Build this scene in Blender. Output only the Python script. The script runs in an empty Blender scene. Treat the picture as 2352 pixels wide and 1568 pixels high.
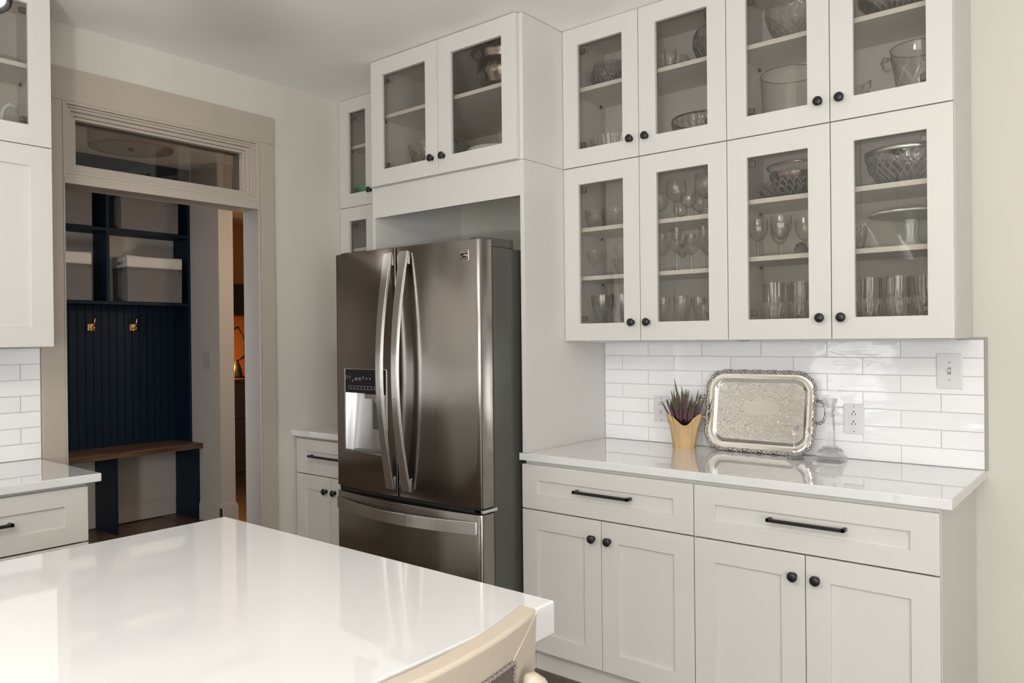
import bpy, bmesh, math, random
from mathutils import Vector, Matrix
random.seed(7)
S = bpy.context.scene
C = S.collection
PI = math.pi

# ------------------------------------------------------------------ camera
TH, PT, RO, F = math.radians(50.71481), math.radians(-0.224197), math.radians(-0.58032), 1778.65
fw = Vector((-math.cos(TH)*math.cos(PT), math.sin(TH)*math.cos(PT), math.sin(PT)))
rt = Vector((math.sin(TH), math.cos(TH), 0.0))
up = rt.cross(fw)
r2 = rt*math.cos(RO) + up*math.sin(RO)
u2 = -rt*math.sin(RO) + up*math.cos(RO)
cd = bpy.data.cameras.new('camera'); cam = bpy.data.objects.new('camera', cd); C.objects.link(cam)
cam.matrix_world = Matrix(((r2.x, u2.x, -fw.x, 0), (r2.y, u2.y, -fw.y, 0), (r2.z, u2.z, -fw.z, 1.392), (0, 0, 0, 1)))
cd.sensor_width = 36; cd.lens = F/2352*36; cd.clip_start = 0.02
S.camera = cam

# ------------------------------------------------------------------ world, lights, exposure
w = bpy.data.worlds.new('world'); S.world = w; w.use_nodes = True
w.node_tree.nodes['Background'].inputs[0].default_value = (0.75, 0.87, 1.0, 1)
w.node_tree.nodes['Background'].inputs[1].default_value = 0.6
S.view_settings.view_transform = 'Standard'; S.view_settings.look = 'None'
S.view_settings.gamma = 1; S.view_settings.use_curve_mapping = False
try:
    S.cycles.transparent_max_bounces = 32; S.cycles.max_bounces = 14; S.cycles.transmission_bounces = 14
except Exception: pass
S.view_settings.exposure = 0.66

def area(name, loc, aim, sx, sy, power, col):
    l = bpy.data.lights.new(name, 'AREA'); l.shape = 'RECTANGLE'; l.size = sx; l.size_y = sy
    l.energy = power; l.color = col
    o = bpy.data.objects.new(name, l); C.objects.link(o); o.location = loc
    o.rotation_euler = Vector(aim).to_track_quat('-Z', 'Y').to_euler()
    return o
def point(name, loc, power, col, r=0.05):
    l = bpy.data.lights.new(name, 'POINT'); l.energy = power; l.color = col; l.shadow_soft_size = r
    o = bpy.data.objects.new(name, l); C.objects.link(o); o.location = loc; return o
DAY = (0.95, 0.975, 1.0)
area('window_light', (0.35, -3.66, 1.25), (0, 1, 0), 1.4, 1.6, 38, DAY)
area('window_light', (2.15, -3.66, 1.25), (0, 1, 0), 1.3, 1.6, 30, DAY)
area('window_light', (-2.75, -3.66, 1.05), (0, 1, 0), 0.9, 1.0, 6, DAY)
area('window_light', (3.06, -1.2, 1.25), (-1, 0, 0), 1.9, 1.6, 62, DAY)
area('added_uplight', (0.25, -1.25, 1.09), (0, 0, 1), 0.30, 0.30, 98, (1.0, 0.97, 0.93))  # added fill aimed upward so the ceiling bounces more light
area('overhead_fill', (-0.9, -0.9, 2.742), (0, 0, -1), 0.5, 0.5, 14, (1.0, 0.95, 0.88))  # overhead fill added above the island, no fixture modelled
point('hall_lamp_light', (-4.35, 3.75, 2.0), 12.0, (1.0, 0.74, 0.50), 0.12)
point('far_lamp_light', (-7.62, 4.50, 1.16), 6.0, (1.0, 0.36, 0.06), 0.05)
area('hall_overhead_fill', (-4.7, 0.6, 2.74), (0, 0, -1), 0.25, 0.25, 7.0, (1.0, 0.97, 0.94))  # added hall fill for the grey wall, no fixture modelled
area('hall_side_fill', (-3.74, 0.7, 0.95), (-1, 0.75, -0.12), 0.3, 0.5, 11.0, (1.0, 0.97, 0.92))  # added low fill, hidden behind the left wall, brightens the locker and bench

# ------------------------------------------------------------------ materials
MATS = {}
def mat(name, col, rough=0.5, metal=0.0, spec=0.5, noise=None, bump=None, coat=0.0, aniso=0.0, emit=None, mottle=0.0):
    m = bpy.data.materials.new(name); m.use_nodes = True
    nt = m.node_tree; b = nt.nodes['Principled BSDF']
    b.inputs['Base Color'].default_value = (*col, 1); b.inputs['Roughness'].default_value = rough
    b.inputs['Metallic'].default_value = metal; b.inputs['Specular IOR Level'].default_value = spec
    b.inputs['Coat Weight'].default_value = coat
    b.inputs['Anisotropic'].default_value = aniso
    if emit:
        b.inputs['Emission Color'].default_value = (*emit[0], 1); b.inputs['Emission Strength'].default_value = emit[1]
    tc = nt.nodes.new('ShaderNodeTexCoord')
    if mottle > 0:
        n = nt.nodes.new('ShaderNodeTexNoise'); n.inputs['Scale'].default_value = 9; n.inputs['Detail'].default_value = 3
        nt.links.new(tc.outputs['Object'], n.inputs['Vector'])
        mx = nt.nodes.new('ShaderNodeMix'); mx.data_type = 'RGBA'
        mx.inputs[6].default_value = (*[c*(1-mottle) for c in col], 1); mx.inputs[7].default_value = (*[min(1, c*(1+mottle)) for c in col], 1)
        nt.links.new(n.outputs['Fac'], mx.inputs[0]); nt.links.new(mx.outputs[2], b.inputs['Base Color'])
    if bump:   # (scale, strength, distance, stretch)
        n = nt.nodes.new('ShaderNodeTexNoise'); n.inputs['Scale'].default_value = bump[0]; n.inputs['Detail'].default_value = 4
        mp = nt.nodes.new('ShaderNodeMapping'); mp.inputs['Scale'].default_value = bump[3] if len(bump) > 3 else (1, 1, 1)
        nt.links.new(tc.outputs['Object'], mp.inputs[0]); nt.links.new(mp.outputs[0], n.inputs['Vector'])
        bp = nt.nodes.new('ShaderNodeBump'); bp.inputs['Strength'].default_value = bump[1]; bp.inputs['Distance'].default_value = bump[2]
        nt.links.new(n.outputs['Fac'], bp.inputs['Height']); nt.links.new(bp.outputs[0], b.inputs['Normal'])
    MATS[name] = m
    return m

CAB = mat('cabinet_paint', (0.65, 0.634, 0.602), 0.38, bump=(350, 0.03, 0.001))
CABIN = mat('cabinet_interior', (0.66, 0.62, 0.545), 0.5)
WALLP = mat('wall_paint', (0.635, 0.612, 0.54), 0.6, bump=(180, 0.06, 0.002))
TRIMP = mat('trim_paint', (0.46, 0.405, 0.34), 0.42)
JAMBP = mat('jamb_paint', (0.36, 0.34, 0.33), 0.35)
CEILP = mat('ceiling_paint', (0.93, 0.915, 0.89), 0.75)
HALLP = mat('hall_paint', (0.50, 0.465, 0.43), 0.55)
QUARTZ = mat('quartz', (0.76, 0.76, 0.765), 0.03, spec=1.0, coat=0.6, mottle=0.012)
BLACK = mat('matte_black', (0.012, 0.012, 0.013), 0.38)
HINGE = mat('hinge_metal', (0.16, 0.15, 0.13), 0.4, metal=0.8)
NAVY = mat('navy_paint', (0.0022, 0.0125, 0.028), 0.5, spec=0.25)
SILVER = mat('silver_plate', (0.79, 0.77, 0.75), 0.09, metal=1.0)
SILVERD = mat('silver_ornament', (0.44, 0.42, 0.40), 0.24, metal=1.0)
CHROME = mat('polished_steel', (0.78, 0.775, 0.77), 0.24, metal=1.0)
BODYG = mat('refrigerator_side_paint', (0.075, 0.078, 0.068), 0.32, bump=(260, 0.08, 0.001))
RUBBER = mat('dark_gasket', (0.012, 0.012, 0.012), 0.5)
PANELB = mat('control_panel_black', (0.008, 0.008, 0.009), 0.12)
DISPS = mat('dispenser_silver', (0.50, 0.495, 0.49), 0.3, metal=0.9)
GROUT = mat('grout', (0.50, 0.50, 0.495), 0.85)
EDGEG = mat('edge_trim_grey', (0.36, 0.34, 0.31), 0.5)
PLAST = mat('white_plastic', (0.72, 0.72, 0.73), 0.3)
SLOT = mat('dark_slot', (0.02, 0.02, 0.02), 0.5)
BRASS = mat('brass', (0.95, 0.64, 0.32), 0.22, metal=1.0)
KRAFT = mat('kraft_paper', (0.58, 0.395, 0.20), 0.7, bump=(30, 0.7, 0.008), mottle=0.14)
SOIL = mat('soil', (0.03, 0.02, 0.012), 0.9)
HGREEN = mat('heather_green', (0.20, 0.27, 0.10), 0.6)
HPURP = mat('heather_purple', (0.50, 0.21, 0.37), 0.6, mottle=0.45)
HDARK = mat('heather_brown', (0.05, 0.03, 0.022), 0.7)
LEATH = mat('cream_leather', (0.50, 0.435, 0.35), 0.36, bump=(120, 0.06, 0.001))
BRAID = mat('braid_trim', (0.28, 0.22, 0.19), 0.8)
FABR = mat('taupe_fabric', (0.12, 0.10, 0.09), 0.9, bump=(500, 0.5, 0.002), mottle=0.3)
STOOLW = mat('stool_wood', (0.09, 0.05, 0.03), 0.4)
BASKG = mat('grey_canvas', (0.165, 0.16, 0.16), 0.9, bump=(14, 0.5, 0.02), mottle=0.12)
BASKW = mat('cream_canvas', (0.62, 0.60, 0.58), 0.9, bump=(14, 0.4, 0.02))
SHADE = mat('drum_shade_fabric', (0.42, 0.35, 0.29), 0.8)
DIFF = mat('drum_diffuser', (0.50, 0.47, 0.42), 0.5)
MILK = mat('milk_glass', (0.74, 0.79, 0.78), 0.12, coat=0.4)
JADE = mat('jade_glass', (0.10, 0.42, 0.26), 0.15)
HAMMER = mat('hammered_bronze_silver', (0.42, 0.35, 0.31), 0.2, metal=1.0)
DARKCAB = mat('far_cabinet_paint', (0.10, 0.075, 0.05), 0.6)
ORANGEW = mat('far_wall_orange_glow', (0.50, 0.22, 0.07), 0.7)  # orange lamp glow on a cream wall, put into the base colour
BULB = mat('lamp_bulb', (0.9, 0.9, 0.9), 0.4, emit=((1.0, 0.97, 0.93), 1.6))
BULBW = mat('warm_lamp_bulb', (0.9, 0.5, 0.2), 0.4, emit=((1.0, 0.5, 0.12), 6.0))
DGLYPH = mat('display_glyph', (0.13, 0.13, 0.135), 0.5, emit=((0.45, 0.47, 0.55), 0.10))
EMBD = mat('emblem_dark', (0.035, 0.03, 0.025), 0.3, metal=0.5)
EMBL = mat('emblem_light', (0.80, 0.79, 0.74), 0.3, metal=0.3)
SLOTY = mat('window_frame_paint', (0.7, 0.69, 0.66), 0.4)

def steel():
    m = mat('brushed_black_stainless', (0.33, 0.305, 0.28), 0.2, metal=1.0)
    nt = m.node_tree; b = nt.nodes['Principled BSDF']
    tc = nt.nodes.new('ShaderNodeTexCoord'); mp = nt.nodes.new('ShaderNodeMapping'); mp.inputs['Scale'].default_value = (260, 260, 0.6)
    b.inputs['Anisotropic'].default_value = 0.5; b.inputs['Anisotropic Rotation'].default_value = 0.25
    tg = nt.nodes.new('ShaderNodeTangent'); tg.direction_type = 'RADIAL'; tg.axis = 'Z'; nt.links.new(tg.outputs[0], b.inputs['Tangent'])
    n = nt.nodes.new('ShaderNodeTexNoise'); n.inputs['Scale'].default_value = 1.0; n.inputs['Detail'].default_value = 3
    nt.links.new(tc.outputs['Object'], mp.inputs[0]); nt.links.new(mp.outputs[0], n.inputs['Vector'])
    r = nt.nodes.new('ShaderNodeMapRange'); r.inputs[3].default_value = 0.13; r.inputs[4].default_value = 0.25
    nt.links.new(n.outputs['Fac'], r.inputs[0]); nt.links.new(r.outputs[0], b.inputs['Roughness'])
    bp = nt.nodes.new('ShaderNodeBump'); bp.inputs['Strength'].default_value = 0.035; bp.inputs['Distance'].default_value = 0.001
    nt.links.new(n.outputs['Fac'], bp.inputs['Height']); nt.links.new(bp.outputs[0], b.inputs['Normal'])
    return m
STEEL = steel()

def tile_mat():
    m = mat('glazed_tile', (0.82, 0.82, 0.83), 0.06, spec=0.6)
    nt = m.node_tree; b = nt.nodes['Principled BSDF']
    g = nt.nodes.new('ShaderNodeNewGeometry'); oi = nt.nodes.new('ShaderNodeObjectInfo')
    mp = nt.nodes.new('ShaderNodeMapping'); mp.inputs['Scale'].default_value = (0.8, 0.8, 2.2)
    nt.links.new(g.outputs['Position'], mp.inputs[0])
    ad = nt.nodes.new('ShaderNodeVectorMath'); ad.operation = 'ADD'
    sc = nt.nodes.new('ShaderNodeMath'); sc.operation = 'MULTIPLY'; sc.inputs[1].default_value = 37
    nt.links.new(oi.outputs['Random'], sc.inputs[0])
    nt.links.new(mp.outputs[0], ad.inputs[0]); nt.links.new(sc.outputs[0], ad.inputs[1])
    n = nt.nodes.new('ShaderNodeTexNoise'); n.inputs['Scale'].default_value = 10; n.inputs['Detail'].default_value = 1.6
    n.inputs['Distortion'].default_value = 0.6
    nt.links.new(ad.outputs[0], n.inputs['Vector'])
    bp = nt.nodes.new('ShaderNodeBump'); bp.inputs['Strength'].default_value = 0.6; bp.inputs['Distance'].default_value = 0.0036
    nt.links.new(n.outputs['Fac'], bp.inputs['Height']); nt.links.new(bp.outputs[0], b.inputs['Normal'])
    mx = nt.nodes.new('ShaderNodeMix'); mx.data_type = 'RGBA'
    mx.inputs[6].default_value = (0.86, 0.86, 0.87, 1); mx.inputs[7].default_value = (0.91, 0.91, 0.92, 1)
    nt.links.new(oi.outputs['Random'], mx.inputs[0]); nt.links.new(mx.outputs[2], b.inputs['Base Color'])
    return m
TILE = tile_mat()

def wood_mat(name, c1, c2, axis, rough=0.4, scale=1.0):
    m = mat(name, c1, rough); nt = m.node_tree; b = nt.nodes['Principled BSDF']
    g = nt.nodes.new('ShaderNodeNewGeometry'); oi = nt.nodes.new('ShaderNodeObjectInfo')
    mp = nt.nodes.new('ShaderNodeMapping')
    s = [22*scale, 22*scale, 22*scale]; s[axis] = 1.6*scale; mp.inputs['Scale'].default_value = s
    nt.links.new(g.outputs['Position'], mp.inputs[0])
    sc = nt.nodes.new('ShaderNodeMath'); sc.operation = 'MULTIPLY'; sc.inputs[1].default_value = 50
    nt.links.new(oi.outputs['Random'], sc.inputs[0])
    ad = nt.nodes.new('ShaderNodeVectorMath'); ad.operation = 'ADD'
    nt.links.new(mp.outputs[0], ad.inputs[0]); nt.links.new(sc.outputs[0], ad.inputs[1])
    n = nt.nodes.new('ShaderNodeTexNoise'); n.inputs['Scale'].default_value = 1; n.inputs['Detail'].default_value = 6; n.inputs['Distortion'].default_value = 1.2
    nt.links.new(ad.outputs[0], n.inputs['Vector'])
    cr = nt.nodes.new('ShaderNodeValToRGB'); cr.color_ramp.elements[0].position = 0.32; cr.color_ramp.elements[1].position = 0.68
    cr.color_ramp.elements[0].color = (*c1, 1); cr.color_ramp.elements[1].color = (*c2, 1)
    nt.links.new(n.outputs['Fac'], cr.inputs[0]); nt.links.new(cr.outputs[0], b.inputs['Base Color'])
    return m
FLOORW = wood_mat('dark_oak_floor', (0.055, 0.036, 0.022), (0.14, 0.095, 0.06), 0, 0.35)
SEATW = wood_mat('walnut_seat', (0.045, 0.024, 0.014), (0.20, 0.115, 0.07), 1, 0.4, 1.3)

def pane_mat(name='window_glass', tint=(0.89, 0.88, 0.86)):
    m = bpy.data.materials.new(name); m.use_nodes = True; nt = m.node_tree; nt.nodes.clear()
    o = nt.nodes.new('ShaderNodeOutputMaterial'); t = nt.nodes.new('ShaderNodeBsdfTransparent'); t.inputs[0].default_value = (*tint, 1)
    g = nt.nodes.new('ShaderNodeBsdfGlossy'); g.inputs['Roughness'].default_value = 0.01
    f = nt.nodes.new('ShaderNodeFresnel'); f.inputs[0].default_value = 1.5
    k = nt.nodes.new('ShaderNodeMath'); k.operation = 'MULTIPLY'; k.inputs[1].default_value = 1.0
    ge = nt.nodes.new('ShaderNodeNewGeometry'); io = nt.nodes.new('ShaderNodeMapRange')   # same 1.5 on entry and exit
    io.inputs[3].default_value = 1.5; io.inputs[4].default_value = 1/1.5
    nt.links.new(ge.outputs['Backfacing'], io.inputs[0]); nt.links.new(io.outputs[0], f.inputs[0])
    x = nt.nodes.new('ShaderNodeMixShader'); nt.links.new(f.outputs[0], k.inputs[0]); nt.links.new(k.outputs[0], x.inputs[0])
    nt.links.new(t.outputs[0], x.inputs[1]); nt.links.new(g.outputs[0], x.inputs[2]); nt.links.new(x.outputs[0], o.inputs[0])
    return m
PANE = pane_mat()
PANED = pane_mat('old_dusky_glass', (0.66, 0.64, 0.62))

def crystal(name, tint, clear, bump=0.0, rough=0.02):
    """clear glassware: refracting glass with a share of straight-through light"""
    m = bpy.data.materials.new(name); m.use_nodes = True; nt = m.node_tree; nt.nodes.clear()
    o = nt.nodes.new('ShaderNodeOutputMaterial')
    t = nt.nodes.new('ShaderNodeBsdfTransparent'); t.inputs[0].default_value = (*tint, 1)
    g = nt.nodes.new('ShaderNodeBsdfGlass'); g.inputs['Color'].default_value = (*tint, 1); g.inputs['IOR'].default_value = 1.5; g.inputs['Roughness'].default_value = rough
    x = nt.nodes.new('ShaderNodeMixShader'); x.inputs[0].default_value = 1-clear
    nt.links.new(t.outputs[0], x.inputs[1]); nt.links.new(g.outputs[0], x.inputs[2]); nt.links.new(x.outputs[0], o.inputs[0])
    if bump:
        tc = nt.nodes.new('ShaderNodeTexCoord'); v = nt.nodes.new('ShaderNodeTexVoronoi'); v.inputs['Scale'].default_value = 70
        nt.links.new(tc.outputs['Object'], v.inputs['Vector'])
        bp = nt.nodes.new('ShaderNodeBump'); bp.inputs['Strength'].default_value = bump; bp.inputs['Distance'].default_value = 0.003
        nt.links.new(v.outputs['Distance'], bp.inputs['Height']); nt.links.new(bp.outputs[0], g.inputs['Normal'])
    return m
def thin_glass(name, tint, edge, refl, cut=None, rough=0.02, ridge=0.0):
    """thin-walled glassware; cut = (flutes round, pitch up, lowest z, highest z, mode) engraves a pattern by angle and height"""
    m = bpy.data.materials.new(name); m.use_nodes = True; nt = m.node_tree; nt.nodes.clear(); L = nt.links.new
    def N(op, a, b=None, c=None):
        q = nt.nodes.new('ShaderNodeMath'); q.operation = op
        for i_, v in enumerate((a, b, c)):
            if v is None: continue
            if isinstance(v, (int, float)): q.inputs[i_].default_value = v
            else: L(v, q.inputs[i_])
        return q.outputs[0]
    o = nt.nodes.new('ShaderNodeOutputMaterial'); t = nt.nodes.new('ShaderNodeBsdfTransparent'); g = nt.nodes.new('ShaderNodeBsdfGlossy')
    g.inputs['Roughness'].default_value = rough
    lw = nt.nodes.new('ShaderNodeLayerWeight'); lw.inputs[0].default_value = 0.35
    cr = nt.nodes.new('ShaderNodeValToRGB'); e = cr.color_ramp.elements
    e[0].position = 0.25; e[0].color = (*tint, 1); e[1].position = 0.95; e[1].color = (*edge, 1)
    L(lw.outputs['Facing'], cr.inputs[0]); L(cr.outputs[0], t.inputs[0])
    f = nt.nodes.new('ShaderNodeMapRange'); f.inputs[3].default_value = refl[0]; f.inputs[4].default_value = refl[1]
    L(N('POWER', lw.outputs['Facing'], 2.5), f.inputs[0])
    x = nt.nodes.new('ShaderNodeMixShader'); L(f.outputs[0], x.inputs[0]); L(t.outputs[0], x.inputs[1]); L(g.outputs[0], x.inputs[2])
    out = x.outputs[0]
    if cut:
        n, k, z0, z1, mode = cut
        tc = nt.nodes.new('ShaderNodeTexCoord'); sp = nt.nodes.new('ShaderNodeSeparateXYZ'); L(tc.outputs['Object'], sp.inputs[0])
        th = N('ARCTAN2', sp.outputs[1], sp.outputs[0]); z = sp.outputs[2]
        a = N('ABSOLUTE', N('SINE', N('ADD', N('MULTIPLY', th, n/2), N('MULTIPLY', z, k))))
        b = N('ABSOLUTE', N('SINE', N('SUBTRACT', N('MULTIPLY', th, n/2), N('MULTIPLY', z, k))))
        if mode == 'fan':   # fans: blades whose lean grows with height
            ph = N('ABSOLUTE', N('SINE', N('MULTIPLY', th, 3)))
            a = N('ABSOLUTE', N('SINE', N('ADD', N('MULTIPLY', ph, 6.0), N('MULTIPLY', z, k))))
            b = N('ABSOLUTE', N('SINE', N('SUBTRACT', N('MULTIPLY', ph, 11.0), N('MULTIPLY', z, k*0.6))))
        r = N('SUBTRACT', 1.0, N('MINIMUM', a, b))
        r = N('POWER', r, 5.0)
        w1 = N('MULTIPLY', N('GREATER_THAN', z, z0), N('LESS_THAN', z, z1)); r = N('MULTIPLY', r, w1)
        bp = nt.nodes.new('ShaderNodeBump'); bp.invert = True; bp.inputs['Strength'].default_value = 0.9; bp.inputs['Distance'].default_value = 0.0035
        L(r, bp.inputs['Height']); L(bp.outputs[0], g.inputs['Normal']); L(bp.outputs[0], lw.inputs['Normal'])
        if ridge:
            d = nt.nodes.new('ShaderNodeBsdfDiffuse'); d.inputs[0].default_value = (0.85, 0.85, 0.84, 1)
            x2 = nt.nodes.new('ShaderNodeMixShader'); L(N('MULTIPLY', r, ridge), x2.inputs[0]); L(out, x2.inputs[1]); L(d.outputs[0], x2.inputs[2]); out = x2.outputs[0]
    L(out, o.inputs[0])
    return m
GCAND = crystal('candlestick_glass', (0.99, 0.99, 0.99), 0.42)
GCLEAR = thin_glass('thin_clear_glass', (0.985, 0.985, 0.98), (0.46, 0.46, 0.44), (0.08, 0.70))
GCUT = thin_glass('thin_cut_crystal', (0.94, 0.94, 0.93), (0.32, 0.32, 0.31), (0.09, 0.75), (24, 110, 0.0, 9, 'cross'), 0.04, 0.30)
GCUTW = thin_glass('cut_wine_crystal', (0.95, 0.95, 0.94), (0.34, 0.34, 0.33), (0.08, 0.72), (18, 150, 0.0, 0.135, 'cross'), 0.03, 0.35)
GPLATE = thin_glass('pale_plate_glass', (0.93, 0.94, 0.93), (0.80, 0.81, 0.80), (0.05, 0.25))
GSTAR = thin_glass('star_cut_crystal', (0.95, 0.95, 0.94), (0.32, 0.32, 0.31), (0.10, 0.75), (8, 34, 0.0, 0.15, 'cross'), 0.03, 0.45)
GTUM = thin_glass('fan_cut_crystal', (0.93, 0.93, 0.92), (0.28, 0.28, 0.27), (0.10, 0.78), (12, 60, 0.0, 0.125, 'fan'), 0.04, 0.5)
GSMOKE = thin_glass('thin_heavy_crystal', (0.66, 0.66, 0.65), (0.12, 0.12, 0.115), (0.12, 0.85), (30, 75, 0.0, 9, 'cross'), 0.05, 0.28)

def tray_mat():
    m = mat('engraved_silver', (0.78, 0.72, 0.64), 0.2, metal=1.0)
    nt = m.node_tree; b = nt.nodes['Principled BSDF']; tc = nt.nodes.new('ShaderNodeTexCoord')
    n = nt.nodes.new('ShaderNodeTexNoise'); n.inputs['Scale'].default_value = 30; n.inputs['Detail'].default_value = 1.5; n.inputs['Distortion'].default_value = 1.2
    nt.links.new(tc.outputs['Object'], n.inputs['Vector'])
    wv = nt.nodes.new('ShaderNodeMath'); wv.operation = 'MULTIPLY'; wv.inputs[1].default_value = 70
    sn = nt.nodes.new('ShaderNodeMath'); sn.operation = 'SINE'
    nt.links.new(n.outputs['Fac'], wv.inputs[0]); nt.links.new(wv.outputs[0], sn.inputs[0])
    pw = nt.nodes.new('ShaderNodeMapRange'); pw.inputs[1].default_value = 0.80; pw.inputs[2].default_value = 1.0; pw.inputs[3].default_value = 0; pw.inputs[4].default_value = 1
    nt.links.new(sn.outputs[0], pw.inputs[0])
    # plain oval cartouche in the middle
    sp = nt.nodes.new('ShaderNodeSeparateXYZ'); nt.links.new(tc.outputs['Object'], sp.inputs[0])
    def mth(op, a, bb):
        q = nt.nodes.new('ShaderNodeMath'); q.operation = op
        for i, v in enumerate((a, bb)):
            if v is None: continue
            if isinstance(v, (int, float)): q.inputs[i].default_value = v
            else: nt.links.new(v, q.inputs[i])
        return q.outputs[0]
    ex = mth('POWER', mth('ABSOLUTE', mth('DIVIDE', mth('ADD', sp.outputs[0], -0.005), 0.075), None), 2.6)
    ez = mth('POWER', mth('ABSOLUTE', mth('DIVIDE', mth('ADD', sp.outputs[2], -0.182), 0.030), None), 2.6)
    inside = mth('GREATER_THAN', mth('ADD', ex, ez), 1.0)
    hh = mth('MULTIPLY', pw.outputs[0], inside)
    bp = nt.nodes.new('ShaderNodeBump'); bp.invert = True; bp.inputs['Strength'].default_value = 0.55; bp.inputs['Distance'].default_value = 0.0010
    nt.links.new(hh, bp.inputs['Height']); nt.links.new(bp.outputs[0], b.inputs['Normal'])
    mx = nt.nodes.new('ShaderNodeMix'); mx.data_type = 'RGBA'
    mx.inputs[6].default_value = (0.70, 0.68, 0.645, 1); mx.inputs[7].default_value = (0.40, 0.375, 0.345, 1)
    nt.links.new(hh, mx.inputs[0]); nt.links.new(mx.outputs[2], b.inputs['Base Color'])
    return m
TRAYM = tray_mat()

# ------------------------------------------------------------------ helpers
def nb(): return bmesh.new()
def box(bm, x0, x1, y0, y1, z0, z1):
    v = [bm.verts.new(p) for p in ((x0,y0,z0),(x1,y0,z0),(x1,y1,z0),(x0,y1,z0),(x0,y0,z1),(x1,y0,z1),(x1,y1,z1),(x0,y1,z1))]
    for f in ((0,3,2,1),(4,5,6,7),(0,1,5,4),(1,2,6,5),(2,3,7,6),(3,0,4,7)): bm.faces.new([v[i] for i in f])
    return v
def wmat(o):
    m = o.matrix_basis.copy()
    while o.parent: o = o.parent; m = o.matrix_basis @ m
    return m
def mk(name, bm, m, parent=None, world=True, smooth=False, bevel=0.0, seg=2, autos=False):
    if parent is not None and world: bm.transform(wmat(parent).inverted())
    bmesh.ops.recalc_face_normals(bm, faces=bm.faces)
    me = bpy.data.meshes.new(name); bm.to_mesh(me); bm.free()
    o = bpy.data.objects.new(name, me); C.objects.link(o)
    for mm in (m if isinstance(m, (list, tuple)) else [m]): me.materials.append(mm)
    if smooth:
        for p in me.polygons: p.use_smooth = True
    if autos:
        for p in me.polygons: p.use_smooth = True
        try: me.set_sharp_from_angle(angle=math.radians(32))
        except Exception: pass
    if parent is not None: o.parent = parent
    if bevel > 0:
        b = o.modifiers.new('bevel', 'BEVEL'); b.width = bevel; b.segments = seg; b.limit_method = 'ANGLE'
    return o
def tag(o, label, cat, group=None):
    o['label'] = label; o['category'] = cat
    if group: o['group'] = group
    return o
def empty(name, loc, label=None, cat=None, group=None, rot=(0, 0, 0)):
    o = bpy.data.objects.new(name, None); C.objects.link(o); o.location = loc; o.rotation_euler = rot
    o.empty_display_size = 0.05
    if label: tag(o, label, cat, group)
    return o
def struct(o): o['kind'] = 'structure'; return o
def copy_tree(o, parent=None):
    c = o.copy(); C.objects.link(c); c.parent = parent
    for ch in [q for q in bpy.data.objects if q.parent == o]: copy_tree(ch, c)
    return c
def lathe(bm, prof, cx=0, cy=0, cz=0, seg=40, mod=None, close=True, axis='z'):
    """prof: list of (r, z) from outside bottom around to inside; mod(theta, z, i) -> dr on points flagged by index"""
    rings = []
    for i, (r, z) in enumerate(prof):
        if r < 1e-5:
            p = (cx, cy, cz+z) if axis == 'z' else (cx, cy-z, cz)
            rings.append([bm.verts.new(p)])
        else:
            ring = []
            for k in range(seg):
                t = 2*PI*k/seg; rr = r + (mod(t, z, i) if mod else 0)
                if axis == 'z': ring.append(bm.verts.new((cx+rr*math.cos(t), cy+rr*math.sin(t), cz+z)))
                else: ring.append(bm.verts.new((cx+rr*math.cos(t), cy-z, cz+rr*math.sin(t))))
            rings.append(ring)
    for a, b in zip(rings, rings[1:]):
        for k in range(seg):
            k2 = (k+1) % seg
            if len(a) == 1 and len(b) == 1: continue
            if len(a) == 1: bm.faces.new((a[0], b[k], b[k2]))
            elif len(b) == 1: bm.faces.new((a[k], b[0], a[k2]))
            else: bm.faces.new((a[k], a[k2], b[k2], b[k]))
def tube(bm, pts, r, seg=8, cap=True, radii=None, flat=1.0):
    pts = [Vector(p) for p in pts]; rings = []
    ref = Vector((0, 0, 1))
    for i, p in enumerate(pts):
        d = (pts[min(i+1, len(pts)-1)] - pts[max(i-1, 0)]).normalized()
        a = d.cross(ref)
        if a.length < 1e-3: a = d.cross(Vector((1, 0, 0)))
        a.normalize(); b = d.cross(a).normalized(); rr = radii[i] if radii else r
        rings.append([bm.verts.new(p + a*rr*math.cos(2*PI*k/seg) + b*rr*flat*math.sin(2*PI*k/seg)) for k in range(seg)])
    for A, B in zip(rings, rings[1:]):
        for k in range(seg): bm.faces.new((A[k], A[(k+1) % seg], B[(k+1) % seg], B[k]))
    if cap: bm.faces.new(rings[0][::-1]); bm.faces.new(rings[-1])
def blob(bm, c, r, sc=(1, 1, 1), sub=1):
    g = bmesh.ops.create_icosphere(bm, subdivisions=sub, radius=r)
    for v in g['verts']: v.co = Vector((v.co.x*sc[0]+c[0], v.co.y*sc[1]+c[1], v.co.z*sc[2]+c[2]))
def torus(bm, c, R, r, n=24, m=8, ax='z'):
    vs = []
    for i in range(n):
        t = 2*PI*i/n
        for j in range(m):
            s = 2*PI*j/m; q = (R+r*math.cos(s))
            p = (q*math.cos(t), q*math.sin(t), r*math.sin(s))
            if ax == 'y': p = (p[0], p[2], p[1])
            if ax == 'x': p = (p[2], p[0], p[1])
            vs.append(bm.verts.new((p[0]+c[0], p[1]+c[1], p[2]+c[2])))
    for i in range(n):
        for j in range(m):
            bm.faces.new((vs[i*m+j], vs[((i+1) % n)*m+j], vs[((i+1) % n)*m+(j+1) % m], vs[i*m+(j+1) % m]))

# ================================================================== ROOM
XA, YB, ZC = -3.559, 3.145, 2.751          # left wall face, back wall face, ceiling
YTILE = 3.139

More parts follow.
